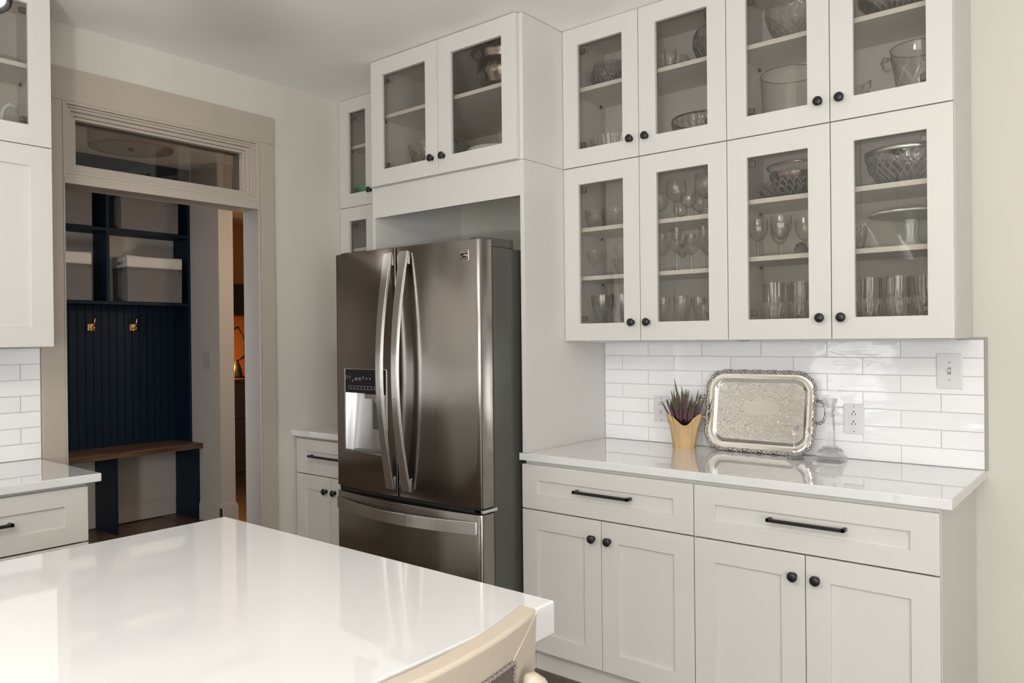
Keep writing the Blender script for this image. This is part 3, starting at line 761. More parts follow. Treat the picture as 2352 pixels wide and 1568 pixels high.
def text(name, s, size, loc, m, parent, rot=(PI/2, 0, 0), ext=0.0004, sx=1.0, align='CENTER'):
    cu = bpy.data.curves.new(name, 'FONT'); cu.body = s; cu.size = size; cu.extrude = ext; cu.align_x = align; cu.align_y = 'CENTER'
    o = bpy.data.objects.new('tmp', cu); C.objects.link(o)
    bpy.context.view_layer.update()
    me = bpy.data.meshes.new_from_object(o.evaluated_get(bpy.context.evaluated_depsgraph_get()))
    bpy.data.objects.remove(o)
    me.name = name; me.materials.clear(); me.materials.append(m)
    M_ = Matrix.Translation(loc) @ Matrix.Rotation(rot[2], 4, 'Z') @ Matrix.Rotation(rot[0], 4, 'X') @ Matrix.Diagonal((sx, 1, 1, 1))
    me.transform(wmat(parent).inverted() @ M_)
    ob = bpy.data.objects.new(name, me); C.objects.link(ob); ob.parent = parent
    return ob
# display glyphs and keys (flat print on the panel)
bm = nb()
def fbox(x0, x1, z0, z1, d=0.0018):
    vs = box(bm, x0, x1, 0, 0, z0, z1)
    for i, v in enumerate(vs): v.co.y = fy(v.co.x) - (d if i % 4 in (0, 1) else 0.0)
def fring(x0, x1, z0, z1, w_=0.0012):
    fbox(x0, x1, z0, z0+w_); fbox(x0, x1, z1-w_, z1); fbox(x0, x0+w_, z0, z1); fbox(x1-w_, x1, z0, z1)
fring(-2.861, -2.845, 1.216, 1.229)
fring(-2.838, -2.640, 1.169, 1.184)
for k in range(1, 8): fbox(-2.838+k*0.0248, -2.8372+k*0.0248, 1.169, 1.184)
fbox(-2.806, -2.800, 1.203, 1.211); fbox(-2.828, -2.823, 1.219, 1.228); fring(-2.727, -2.719, 1.218, 1.228); fbox(-2.702, -2.694, 1.215, 1.222); fbox(-2.676, -2.669, 1.215, 1.222)
mk('panel_print', bm, DGLYPH, ld)
text('display_digits', '-00 00', 0.019, (-2.765, fy(-2.765)-0.0012, 1.215), DGLYPH, ld)
# maker's plate
ex, ez = -2.1085, 1.7264; ey = fy(ex)
bm = nb(); box(bm, ex-0.0215, ex+0.0215, ey-0.0022, ey+0.004, ez-0.0205, ez+0.0205); mk('emblem', bm, EMBL, rd, bevel=0.002)
bm = nb(); box(bm, ex-0.0198, ex+0.0198, ey-0.0028, ey, ez-0.0188, ez+0.0188); mk('emblem_field', bm, EMBD, rd)
text('emblem_lettering', 'Kenmore', 0.0100, (ex, ey-0.0030, ez+0.0130), EMBL, rd)
text('emblem_lettering', 'E L I T E', 0.0092, (ex, ey-0.0030, ez-0.0128), EMBL, rd)
bm = nb()
for (x0, x1, f) in ((-0.0195, 0.0195, lambda u: -0.004+0.010*math.sin(u*2.6+0.1)**2*(u/1.0) + 0.001), (-0.0195, 0.0195, lambda u: -0.006+0.006*math.sin(u*3.1))):
    prev = None
    for k in range(15):
        u = k/14; x = ex+x0+(x1-x0)*u; z = ez+f(u); tt = 0.0005+0.0008*u
        a = bm.verts.new((x, ey-0.0031, z-tt)); b = bm.verts.new((x, ey-0.0031, z+tt))
        if prev: bm.faces.new((prev[0], a, b, prev[1]))
        prev = (a, b)
mk('emblem_swoosh', bm, EMBL, rd)

# ================================================================== COUNTER OBJECTS
# silver tray leaning on the tiles
TL = math.radians(-9.0)
tr = empty('serving_tray', (-1.2285, 3.064, 0.9185), 'ornate engraved silver serving tray leaning against the white tiles', 'tray', None, (TL, 0, 0))
TW, THh, TR = 0.222, 0.330, 0.075
def rrect(hw, z0, z1, r, n=10):
    pts = []
    for (cx_, cz_, a0) in ((hw-r, z0+r, -PI/2), (hw-r, z1-r, 0), (-hw+r, z1-r, PI/2), (-hw+r, z0+r, PI)):
        for k in range(n+1):
            a = a0+PI/2*k/n; pts.append((cx_+r*math.cos(a), cz_+r*math.sin(a)))
    return pts
def loops(bm, specs, n=10):
    L = []
    for (ins, y, r) in specs:
        L.append([bm.verts.new((x, y, z)) for x, z in rrect(TW-ins, 0.008+ins, THh-0.004-ins, max(0.01, r), n)])
    for a, b in zip(L, L[1:]):
        m = len(a)
        for k in range(m): bm.faces.new((a[k], a[(k+1) % m], b[(k+1) % m], b[k]))
    return L
bm = nb(); L = loops(bm, [(0.0, 0.004, TR), (0.0, 0.0, TR), (0.006, -0.002, TR-0.006), (0.026, 0.001, TR-0.022), (0.028, -0.001, TR-0.024), (0.032, 0.001, TR-0.026), (0.038, 0.008, TR-0.030), (0.040, 0.009, TR-0.032)])
mk('rim', bm, SILVER, tr, world=False, autos=True)
bm = nb(); L = loops(bm, [(0.040, 0.009, TR-0.032), (0.043, 0.0095, TR-0.034)]); bm.faces.new(L[-1][::-1])
mk('engraved_plate', bm, TRAYM, tr, world=False)
bm = nb(); P = rrect(TW+0.003, 0.004, THh, TR, 10)
# evenly resample the outline
def resample(P, step):
    out = []; acc = 0; n = len(P)
    for i in range(n):
        a = Vector(P[i]); b = Vector(P[(i+1) % n]); d = (b-a).length
        while acc < d and d > 0: out.append((tuple(a.lerp(b, acc/d)), (b-a).normalized())); acc += step
        acc -= d
    return out
for k, ((x, z), dv) in enumerate(resample(P, 0.0062)):
    ph = k % 10; amp = 0.0022*math.sin(2*PI*k/10)
    nx2 = Vector((dv.y, -dv.x)); x += nx2.x*amp; z += nx2.y*amp; z = max(z, 0.002)
    if ph == 0:
        blob(bm, (x, -0.003, z), 0.0082, (1, 0.7, 1), 1); torus(bm, (x, -0.0085, z), 0.0046, 0.0016, 10, 5, 'y'); blob(bm, (x, -0.009, z), 0.0024, sub=1)
    else: blob(bm, (x+nx2.x*0.002*(ph % 3-1), -0.002, z+nx2.y*0.002*(ph % 3-1)), 0.0058 if ph % 2 else 0.0042, (1.15, 0.9, 1.15), 1)
tube(bm, [(x, 0.001, max(z, 0.003)) for (x, z), _ in resample(P, 0.02)]+[(P[0][0], 0.001, P[0][1])], 0.0035, 6, cap=False)
mk('ornamental_border', bm, SILVERD, tr, world=False, smooth=True)
for sgn in (1, -1):
    bm = nb(); pts = []
    for k in range(21):
        a = -PI/2+PI*k/20; pts.append((sgn*(TW+0.012+0.036*max(0, math.cos(a))**0.65), -0.006-0.004*math.cos(a), 0.175+0.043*math.sin(a)))
    tube(bm, pts, 0.0045, 8)
    for k, p in enumerate(pts):
        if k % 2 == 0: blob(bm, (p[0]+0.001*(-1)**k, p[1], p[2]), 0.0072 if k % 4 else 0.0060, (1, 0.8, 1.1), 1)
    for zz in (0.130, 0.220):
        torus(bm, (sgn*(TW+0.014), -0.006, zz), 0.006, 0.0022, 12, 6, 'y'); torus(bm, (sgn*(TW+0.028), -0.006, zz-0.003*(1 if zz > 0.2 else -1)), 0.005, 0.002, 12, 6, 'y')
    mk('handle', bm, SILVERD, tr, world=False, smooth=True)

# heather in kraft paper
HX, HY = -1.538, 3.045
hp = empty('potted_heather', (HX, HY, 0.914), 'purple heather plant in a brown kraft paper wrapped pot', 'plant')
bm = nb(); seg = 72; prof = [(0.0, 0.0), (0.046, 0.0), (0.049, 0.03), (0.054, 0.065), (0.059, 0.095), (0.0625, 0.112), (0.066, 0.128), (0.070, 0.142)]
rings = []
for i, (r, z) in enumerate(prof):
    if r == 0: rings.append([bm.verts.new((0, 0, 0))]); continue
    ring_ = []
    for k in range(seg):
        t_ = 2*PI*k/seg; q = z/0.14
        fold = 0.0050*(abs(math.sin(t_*4.5+1.3+q))-0.5)*(0.3+q) + 0.0034*(abs(math.sin(t_*7.5-1.2*q))-0.5)*(0.3+q) + 0.0010*math.sin(t_*23+q*5)
        lobe = 0.5+0.5*math.cos((t_-math.radians(237))*3.0)
        zz = z if i < 3 else z*(1-0.42*(q-0.35)*(1-lobe)**1.3) + 0.008*lobe*q
        rr = r+fold+(0.008*lobe*q*q-0.004*(1-lobe)*q*q)
        ring_.append(bm.verts.new((rr*math.cos(t_), rr*math.sin(t_), zz)))
    rings.append(ring_)
for A, B in zip(rings, rings[1:]):
    for k in range(seg):
        if len(A) == 1: bm.faces.new((A[0], B[k], B[(k+1) % seg]))
        else: bm.faces.new((A[k], A[(k+1) % seg], B[(k+1) % seg], B[k]))
o = mk('paper_wrap', bm, KRAFT, hp, world=False, autos=True)
sm = o.modifiers.new('solid', 'SOLIDIFY'); sm.thickness = 0.0008; sm.offset = -1
bm = nb(); lathe(bm, [(0.0, 0.088), (0.046, 0.086), (0.040, 0.004), (0.0, 0.004)], 0, 0, 0, 24); mk('soil', bm, SOIL, hp, world=False)
def sprig_mesh(seed, H):
    rnd = random.Random(seed); bm = nb(); pts = []
    cx_ = 0; dx = rnd.uniform(-0.06, 0.06)
    for k in range(6): pts.append((dx*H*(k/5)**2, 0, H*k/5))
    tube(bm, pts, 0.0011, 5, radii=[0.0013]*5+[0.0005])
    nst = len(bm.faces)
    idx = []
    n = int(H*1500)
    for k in range(n):
        s = 0.18+0.82*k/n; a = k*2.4; rr = (0.0062*(1-max(0, s-0.78)/0.24))*rnd.uniform(0.7, 1.25)
        p = Vector((dx*H*s*s, 0, H*s)); d = Vector((math.cos(a), math.sin(a), rnd.uniform(0.35, 1.0))).normalized()
        q = d.cross(Vector((0, 0, 1))).normalized()*0.0024
        tip = p+d*rr; mid = p+d*rr*0.55
        green = s > 0.80+rnd.uniform(-0.06, 0.06) or rnd.random() < 0.30
        low = s < 0.34
        f = bm.faces.new([bm.verts.new(x) for x in (p, mid+q, tip, mid-q)]); f.material_index = 2 if low else (1 if green else 0)
        q2 = Vector((0, 0, 1)).cross(q).normalized()*0.0020
        f = bm.faces.new([bm.verts.new(x) for x in (p, mid+q2, tip, mid-q2)]); f.material_index = 2 if low else (1 if green else 0)
    bm.faces.ensure_lookup_table()
    for i in range(nst): bm.faces[i].material_index = 2
    me = bpy.data.meshes.new('sprig'); bm.to_mesh(me); bm.free()
    for m_ in (HPURP, HGREEN, HDARK): me.materials.append(m_)
    return me
SP = [sprig_mesh(s, h) for s, h in ((1, 0.155), (2, 0.14), (3, 0.165), (4, 0.125), (5, 0.15))]
rnd = random.Random(11)
for k in range(64):
    a = k*2.39996; rr = 0.040*math.sqrt((k+0.5)/64)
    o = bpy.data.objects.new('sprig', SP[k % 5]); C.objects.link(o); o.parent = hp
    o.location = (rr*math.cos(a), rr*math.sin(a), 0.086)
    tilt = rr/0.040*0.46*rnd.uniform(0.5, 1.2); a += rnd.uniform(-0.5, 0.5)
    o.rotation_euler = (Vector((math.cos(a)*math.sin(tilt), math.sin(a)*math.sin(tilt), math.cos(tilt)))).to_track_quat('Z', 'Y').to_euler()
    s = rnd.uniform(0.72, 1.12)*(1.0 - 0.10*rr/0.04); o.scale = (1, 1, s)
for dx_, dy_, s in ((-0.012, 0.004, 1.30), (-0.004, -0.006, 1.12), (0.018, 0.0, 1.1)):
    o = bpy.data.objects.new('sprig', SP[2]); C.objects.link(o); o.parent = hp; o.location = (dx_, dy_, 0.086); o.rotation_euler = (0.02, -0.12, 0.3); o.scale = (1, 1, s)

# candlesticks
def sq_stack(bm, specs):
    """specs: (half, z) square section sweep"""
    R_ = [[bm.verts.new((sx*h, sy*h, z)) for sx, sy in ((-1,-1),(1,-1),(1,1),(-1,1))] for h, z in specs]
    for a, b in zip(R_, R_[1:]):
        for k in range(4): bm.faces.new((a[k], a[(k+1) % 4], b[(k+1) % 4], b[k]))
    bm.faces.new(R_[0][::-1]); bm.faces.new(R_[-1])
cs = empty('candlestick', (-0.925, 3.025, 0.914), 'taller clear glass candlestick with stepped square base right of the tray', 'candlestick')
bm = nb(); sq_stack(bm, [(0.050, 0), (0.050, 0.010), (0.044, 0.022), (0.039, 0.024), (0.039, 0.036), (0.030, 0.050), (0.024, 0.052), (0.024, 0.058)])
mk('base', bm, GCAND, cs, world=False, bevel=0.0015)
bm = nb(); sq_stack(bm, [(0.0155, 0.0585), (0.0125, 0.165), (0.0115, 0.170)]); mk('stem', bm, GCAND, cs, world=False, bevel=0.0015)
bm = nb(); lathe(bm, [(0, 0.1705), (0.014, 0.1705), (0.019, 0.176), (0.014, 0.182), (0.012, 0.186), (0.016, 0.192), (0.018, 0.205), (0.026, 0.226), (0.030, 0.238), (0.028, 0.239), (0.014, 0.214), (0.0105, 0.205), (0, 0.204)], 0, 0, 0, 8)
mk('candle_cup', bm, GCAND, cs, world=False, bevel=0.0008)
cs = empty('candlestick', (-1.050, 3.005, 0.914), 'smaller clear glass candlestick standing in front of the silver tray', 'candlestick')
bm = nb(); lathe(bm, [(0, 0), (0.033, 0), (0.033, 0.006), (0.028, 0.012), (0.018, 0.018), (0.011, 0.025), (0, 0.026)], 0, 0, 0, 8); mk('base', bm, GCAND, cs, world=False, bevel=0.0008)
bm = nb(); lathe(bm, [(0, 0.0265), (0.010, 0.0265), (0.012, 0.034), (0.0075, 0.042), (0.0065, 0.086), (0.010, 0.090), (0, 0.091)], 0, 0, 0, 8); mk('stem', bm, GCAND, cs, world=False)
bm = nb(); lathe(bm, [(0, 0.0915), (0.008, 0.0915), (0.011, 0.098), (0.007, 0.104), (0.012, 0.110), (0.017, 0.128), (0.0155, 0.129), (0.009, 0.112), (0, 0.111)], 0, 0, 0, 12); mk('candle_cup', bm, GCAND, cs, world=False, smooth=True)

# outlets and switches
def outlet(xc, zc, label, yp=YTILE):
    t = empty('power_outlet', (xc, yp, zc), label, 'outlet')
    bm = nb(); box(bm, -0.0375, 0.0375, -0.0055, 0.0002, -0.058, 0.058); mk('cover_plate', bm, PLAST, t, world=False, bevel=0.003, seg=2)
    bm = nb(); box(bm, -0.0170, 0.0170, -0.0078, -0.0050, -0.0335, 0.0335); f = mk('receptacle', bm, PLAST, t, world=False, bevel=0.001)
    bm = nb()
    for s in (1, -1):
        zc_ = s*0.019
        box(bm, -0.0075, -0.0052, -0.0080, -0.0070, zc_-0.0045, zc_+0.0045); box(bm, 0.0050, 0.0073, -0.0080, -0.0070, zc_-0.0038, zc_+0.0038)
        lathe(bm, [(0, 0.0070), (0.0028, 0.0070), (0.0028, 0.0081), (0, 0.0081)], 0, 0, zc_+0.0095, 10, axis='y')
    mk('slot', bm, SLOT, f, world=False)
    bm = nb(); box(bm, -0.0085, 0.0085, -0.0092, -0.0078, -0.0062, -0.0008); box(bm, -0.0085, 0.0085, -0.0092, -0.0078, 0.0008, 0.0062); mk('button', bm, PLAST, f, world=False, bevel=0.0004)
    bm = nb()
    for s in (1, -1): lathe(bm, [(0, 0.0052), (0.0032, 0.0052), (0.0028, 0.0064), (0, 0.0066)], 0, 0, s*0.048, 12, axis='y')
    mk('screw', bm, EDGEG, t, world=False)
    return t
outlet(-1.6965, 1.0674, 'white power outlet on the tiles left of the heather plant')
outlet(-0.870, 1.0691, 'white power outlet on the tiles right of the candlestick')
def switch(name, loc, label, rot=0, w_=0.083, h_=0.127, two=False, m=PLAST):
    t = empty(name, loc, label, 'switch', None, (0, 0, rot))
    bm = nb(); box(bm, -w_/2, w_/2, -0.006, 0.0002, -h_/2, h_/2); mk('cover_plate', bm, m, t, world=False, bevel=0.0035, seg=2)
    for xo in ((-0.02, 0.02) if two else (0,)):
        bm = nb(); box(bm, xo-0.0055, xo+0.0055, -0.0072, -0.0055, -0.013, 0.013)
        f = mk('toggle_frame', bm, EDGEG, t, world=False)
        bm = nb(); vs = box(bm, xo-0.0042, xo+0.0042, -0.017, -0.006, -0.002, 0.0065); mk('toggle', bm, m, t, world=False, bevel=0.001)
        bm = nb()
        for s in (1, -1): lathe(bm, [(0, 0.0057), (0.0034, 0.0057), (0.003, 0.0072), (0, 0.0074)], xo, 0, s*0.031, 12, axis='y')
        mk('screw', bm, EDGEG, t, world=False)
    return t
switch('light_switch', (-0.5437, YTILE, 1.2598), 'white toggle light switch plate at the right end of the tiles')
switch('light_switch', (-5.632, 3.1498, 1.2475), 'grey double light switch on the hall wall beside the navy locker', w_=0.118, h_=0.125, two=True, m=mat('grey_plate', (0.40, 0.40, 0.41), 0.4))

# ================================================================== STOOL
st = empty('counter_stool', (-0.83, 0.643, 0), 'cream leather counter stool with curved back pulled up to the island', 'stool')
YC0 = 0.640
def bx_(y): return -0.647 - 0.60*(y-YC0)**2
def rail_pts(y): return bx_(y)
bm = nb(); n = 26; rings = []
for k in range(n+1):
    y = YC0-0.247+0.494*k/n; xo = bx_(y); th = 0.034; e = abs(y-YC0)/0.247
    zt = 1.000; lean = 0.0
    zb = 0.66
    sec = [(xo, zb), (xo, 0.80), (xo, zt-0.004), (xo-0.004, zt), (xo-th+0.004, zt), (xo-th, zt-0.004), (xo-th, 0.80), (xo-th, zb)]
    rings.append([bm.verts.new((x+(0.06*(z-1.0) if True else 0), y, z)) for x, z in sec])
for A, B in zip(rings, rings[1:]):
    m = len(A)
    for k in range(m): bm.faces.new((A[k], B[k], B[(k+1) % m], A[(k+1) % m]))
bm.faces.new(rings[0]); bm.faces.new(rings[-1][::-1])
mk('backrest', bm, LEATH, st, bevel=0.0015, seg=2, autos=True)
def outer(y, z, off=0.0): return (bx_(y)+0.06*(z-1.0)+off, y, z)
bm = nb(); g = []
for k in range(15):
    y = YC0-0.168+0.336*k/14
    g.append([bm.verts.new(outer(y, z, 0.004)) for z in (0.952, 0.70)])
for a, b in zip(g, g[1:]): bm.faces.new((a[0], b[0], b[1], a[1]))
o = mk('fabric_panel', bm, FABR, st); o['label'] = 'taupe woven inset panel'
o.modifiers.new('solid', 'SOLIDIFY').thickness = 0.004
bm = nb()
path = [outer(YC0+0.170, z, 0.004) for z in [0.70+0.0028*k for k in range(91)]] + [outer(y, 0.954, 0.004) for y in [YC0+0.170-0.0028*k for k in range(122)]] + [outer(YC0-0.170, 0.954-0.0028*k, 0.004) for k in range(91)]
for k, p in enumerate(path):
    if k % 2 == 0: blob(bm, p, 0.0033, (0.9, 0.8+0.4*(k % 4 == 0), 0.8+0.4*(k % 4 != 0)), 1)
mk('braid', bm, mat('braid_light', (0.24, 0.195, 0.175), 0.8), st, smooth=True)
for s in (1, -1):
    bm = nb(); tube(bm, [outer(YC0+s*0.247, 0.998, 0.0003), outer(YC0+s*0.170, 0.954, 0.0008)], 0.0007, 6); mk('seam', bm, mat('seam_thread', (0.72, 0.62, 0.46), 0.5), st)
bm = nb(); box(bm, -1.09, -0.685, YC0-0.225, YC0+0.225, 0.60, 0.68); mk('seat', bm, LEATH, st, bevel=0.02, seg=4)
for (lx, ly) in ((-0.655, 1), (-0.655, -1), (-1.06, 1), (-1.06, -1)):
    bm = nb()
    if lx > -1: tube(bm, [(-0.60, YC0+ly*0.228, 0.0), (-0.625, YC0+ly*0.226, 0.4), (-0.640, YC0+ly*0.222, 0.75), (-0.644, YC0+ly*0.214, 0.86), (-0.648, YC0+ly*0.206, 0.895), (-0.652, YC0+ly*0.198, 0.915), (-0.656, YC0+ly*0.192, 0.926), (-0.660, YC0+ly*0.188, 0.931)], 0.02, 20, radii=[0.014, 0.017, 0.02, 0.021, 0.0205, 0.018, 0.012, 0.003])
    else: tube(bm, [(lx, YC0+ly*0.20, 0.0), (lx, YC0+ly*0.20, 0.61)], 0.018, 10, radii=[0.013, 0.018])
    mk('leg', bm, LEATH if lx > -1 else STOOLW, st, smooth=True)
bm = nb(); box(bm, -1.06, -0.62, YC0-0.205, YC0-0.185, 0.22, 0.245); box(bm, -1.06, -0.62, YC0+0.185, YC0+0.205, 0.22, 0.245); mk('stretcher', bm, STOOLW, st)

# unseen uplighter, added behind the camera to brighten the ceiling
t = empty('fill_uplighter', (0.25, -1.25, 0), 'added short black uplighter, out of view behind the camera', 'lamp')
bm = nb(); lathe(bm, [(0, 0.001), (0.15, 0.001), (0.15, 0.012), (0.02, 0.03), (0, 0.03)], 0, 0, 0, 32); mk('base', bm, BLACK, t, world=False, smooth=True)
bm = nb(); tube(bm, [(0, 0, 0.03), (0, 0, 0.96)], 0.012, 12); mk('pole', bm, BLACK, t, world=False, smooth=True)
bm = nb(); lathe(bm, [(0, 0.96), (0.05, 0.97), (0.15, 1.03), (0.225, 1.10), (0.221, 1.102), (0.145, 1.038), (0.045, 0.98), (0, 0.975)], 0, 0, 0, 40); mk('lamp_shade', bm, BLACK, t, world=False, smooth=True)

# ================================================================== PENDANTS over the island
def pendant(x, y, zr, label):
    t = empty('pendant_lamp', (x, y, zr), label, 'lamp')
    bm = nb(); lathe(bm, [(0.0, 0.20), (0.02, 0.20), (0.03, 0.17), (0.075, 0.10), (0.105, 0.03), (0.110, 0.0), (0.107, 0.0), (0.10, 0.03), (0.07, 0.097), (0.02, 0.165), (0, 0.166)], 0, 0, 0, 40)
    mk('shade', bm, MILK, t, world=False, smooth=True)
    bm = nb(); torus(bm, (0, 0, 0), 0.110, 0.0045, 40, 8); mk('rim', bm, BLACK, t, world=False, smooth=True)
    bm = nb(); blob(bm, (0, 0, 0.075), 0.035, sub=3); mk('bulb', bm, BULB, t, world=False, smooth=True)
    bm = nb(); z = 0.20; k = 0
    while zr+z < ZC-0.03:
        torus(bm, (0, 0, z+0.012), 0.008, 0.0017, 10, 5, 'y' if k % 2 else 'x'); z += 0.0145; k += 1
    mk('chain', bm, BLACK, t, world=False, smooth=True)
    bm = nb(); lathe(bm, [(0, ZC-zr-0.025), (0.02, ZC-zr-0.025), (0.06, ZC-zr-0.006), (0.06, ZC-zr-0.0005), (0, ZC-zr-0.0005)], 0, 0, 0, 28); mk('canopy', bm, BLACK, t, world=False, smooth=True)
pendant(-1.42, 0.345, 1.933, 'black-rimmed milk-glass pendant lamp at the very top left over the island')
pendant(-1.42, -0.60, 1.933, 'second black-rimmed pendant lamp over the near end of the island')

# ================================================================== HALL LOCKER
lk = empty('hall_locker', (-5.98, 2.5, 0), 'navy built-in hall locker with beadboard back and walnut bench', 'locker')
XF_, XBK = -5.87, -6.10
bm = nb(); box(bm, XBK, XF_, 3.130, 3.1495, 0.601, ZC-0.002); mk('side_panel', bm, NAVY, lk, bevel=0.001)
bm = nb(); box(bm, XBK, XF_, 1.40, 1.42, 0.601, ZC-0.002); mk('side_panel', bm, NAVY, lk, bevel=0.001)
bm = nb(); box(bm, XBK, XF_+0.001, 1.42, 3.130, 1.672, 1.695); mk('shelf', bm, NAVY, lk, bevel=0.001)
bm = nb(); box(bm, XBK, XF_+0.001, 1.42, 3.130, 2.208, 2.231); mk('shelf', bm, NAVY, lk, bevel=0.001)
bm = nb(); box(bm, XBK, XF_+0.001, 1.42, 3.130, 2.655, ZC-0.002); mk('top_rail', bm, NAVY, lk, bevel=0.001)
bm = nb(); box(bm, XBK, XF_, 2.508, 2.530, 1.695, 2.655); mk('divider', bm, NAVY, lk, bevel=0.001)
bm = nb(); box(bm, XBK, XF_, 1.960, 1.980, 1.695, 2.655); mk('divider', bm, NAVY, lk, bevel=0.001)
bm = nb(); box(bm, XBK-0.008, XBK-0.002, 1.42, 3.130, 0.60, 1.672); mk('back_board', bm, NAVY, lk)
bm = nb(); box(bm, XBK-0.002, XBK+0.006, 0.0015, 0.0545, 0.602, 1.671); bmesh.ops.recalc_face_normals(bm, faces=bm.faces)
bmesh.ops.bevel(bm, geom=[e for e in bm.edges if all(v.co.x > XBK for v in e.verts) and abs(e.verts[0].co.z-e.verts[1].co.z) > 0.5], offset=0.0022, segments=2, affect='EDGES')
lkm = wmat(lk).inverted(); me = bpy.data.meshes.new('plank'); bm.to_mesh(me); bm.free(); me.materials.append(NAVY)
for k in range(30):
    o = bpy.data.objects.new('plank', me); C.objects.link(o); o.parent = lk; o.location = (lkm.translation.x, lkm.translation.y + 1.42+0.057*k, 0)
bm = nb(); box(bm, XBK, -5.705, 1.38, 3.1485, 0.560, 0.600); o = mk('bench_seat', bm, SEATW, lk, bevel=0.002); o['label'] = 'dark walnut bench seat'
for (a, b) in ((3.128, 3.1485), (2.503, 2.523), (1.88, 1.90)):
    bm = nb(); box(bm, XBK+0.002, -5.76, a, b, 0.0, 0.560); mk('bench_divider', bm, NAVY, lk, bevel=0.001)
# brass hooks
def hook(y, label):
    t = empty('coat_hook', (XBK+0.006, y, 1.507), label, 'hook', 'brass hooks on the navy beadboard')
    bm = nb(); box(bm, 0, 0.006, -0.026, 0.026, -0.026, 0.026); mk('back_plate', bm, BRASS, t, world=False, bevel=0.004, seg=3)
    bm = nb(); tube(bm, [(0.006, 0, -0.004), (0.028, 0, -0.004), (0.044, 0.002, 0.006), (0.055, 0.004, 0.040), (0.062, 0.006, 0.086)], 0.0045, 8, radii=[0.007, 0.007, 0.006, 0.005, 0.0045])
    tube(bm, [(0.02, 0, -0.004), (0.04, 0, -0.022), (0.052, 0, -0.018), (0.056, 0, -0.006)], 0.0045, 8); blob(bm, (0.056, 0, -0.004), 0.008, sub=2)
    mk('prong', bm, BRASS, t, world=False, smooth=True)
hook(2.486, 'left of the two brass coat hooks on the navy beadboard')
hook(2.794, 'right of the two brass coat hooks on the navy beadboard')
# baskets
def basket(y0, y1, z, label):
    t = empty('storage_basket', (-5.97, (y0+y1)/2, z), label, 'basket')
    W = (y1-y0)/2; H = 0.345; HB = 0.258; X1 = 0.125; X0 = -0.115
    rnd = random.Random(int(y0*1000+z*100))
    def prism(za, zb, m, name, t_=0.0, parent=t):
        bm = nb(); rs = []; n = 10
        for j in range(5):
            z_ = za+(zb-za)*j/4; q = z_/H; e = 0.012*(q-0.5)
            ring_ = []
            for (ax, ay, bx2, by2) in ((X0, -W, X1, -W), (X1, -W, X1, W), (X1, W, X0, W), (X0, W, X0, -W)):
                for k in range(n):
                    s = k/n; x = ax+(bx2-ax)*s; y = ay+(by2-ay)*s
                    b = 0.010*math.sin(PI*s)*math.sin(PI*min(1, q*0.9)) * (1 if ax == bx2 and ax > 0 else -0.3)
                    nx3 = (1 if ax == bx2 and ax > 0 else 0); sag = -0.006*math.sin(PI*s)*(q > 0.95)
                    ring_.append(bm.verts.new((x*(1+e)+b*nx3, y*(1+e*1.2), z_+sag)))
            rs.append(ring_)
        for A, B in zip(rs, rs[1:]):
            for k in range(len(A)): bm.faces.new((A[k], A[(k+1) % len(A)], B[(k+1) % len(A)], B[k]))
        if za < 0.01: bm.faces.new(rs[0][::-1])
        o = mk(name, bm, m, parent, world=False, autos=True); sd = o.modifiers.new('solid', 'SOLIDIFY'); sd.thickness = 0.004; sd.offset = -1
        return o
    prism(0.001, HB, BASKG, 'basket_body'); prism(HB, H, BASKW, 'rim_band')
    bm = nb(); tube(bm, [(0.0, -W-0.004, H-0.05), (0.02, -W-0.016, H-0.065), (0.05, -W-0.016, H-0.060), (0.065, -W-0.004, H-0.045)], 0.006, 8); mk('rope_handle', bm, BASKG, t, world=False, smooth=True)
basket(2.645, 3.065, 1.6955, 'grey canvas basket with cream band on the right lower locker shelf')
basket(2.005, 2.392, 1.6955, 'grey canvas basket with cream band on the left lower locker shelf')
basket(2.605, 3.040, 2.2315, 'grey canvas basket on the right upper locker shelf')
basket(2.005, 2.400, 2.2315, 'grey canvas basket on the left upper locker shelf')
# drum light
dl = empty('drum_ceiling_lamp', (-4.9, 2.25, 2.60), 'round drum ceiling lamp seen through the transom window', 'lamp')
bm = nb(); lathe(bm, [(0.236, 0.0), (0.240, 0.0), (0.240, 0.125), (0.236, 0.125)], 0, 0, 0, 48); lathe(bm, [(0.240, 0.0), (0.185, 0.0), (0.185, 0.004), (0.236, 0.004)], 0, 0, 0, 48)
mk('shade', bm, SHADE, dl, world=False, autos=True)
bm = nb(); lathe(bm, [(0, 0.002), (0.184, 0.002), (0.184, 0.006), (0, 0.006)], 0, 0, 0, 48); mk('diffuser', bm, DIFF, dl, world=False)
bm = nb(); lathe(bm, [(0, -0.022), (0.006, -0.018), (0.004, -0.010), (0.014, -0.006), (0.016, 0.001), (0, 0.002)], 0, 0, 0, 16); mk('finial', bm, HINGE, dl, world=False, smooth=True)
bm = nb(); lathe(bm, [(0, 0.10), (0.012, 0.10), (0.012, 0.135), (0.06, 0.140), (0.06, ZC-2.6005), (0, ZC-2.6005)], 0, 0, 0, 24); mk('canopy', bm, HINGE, dl, world=False)

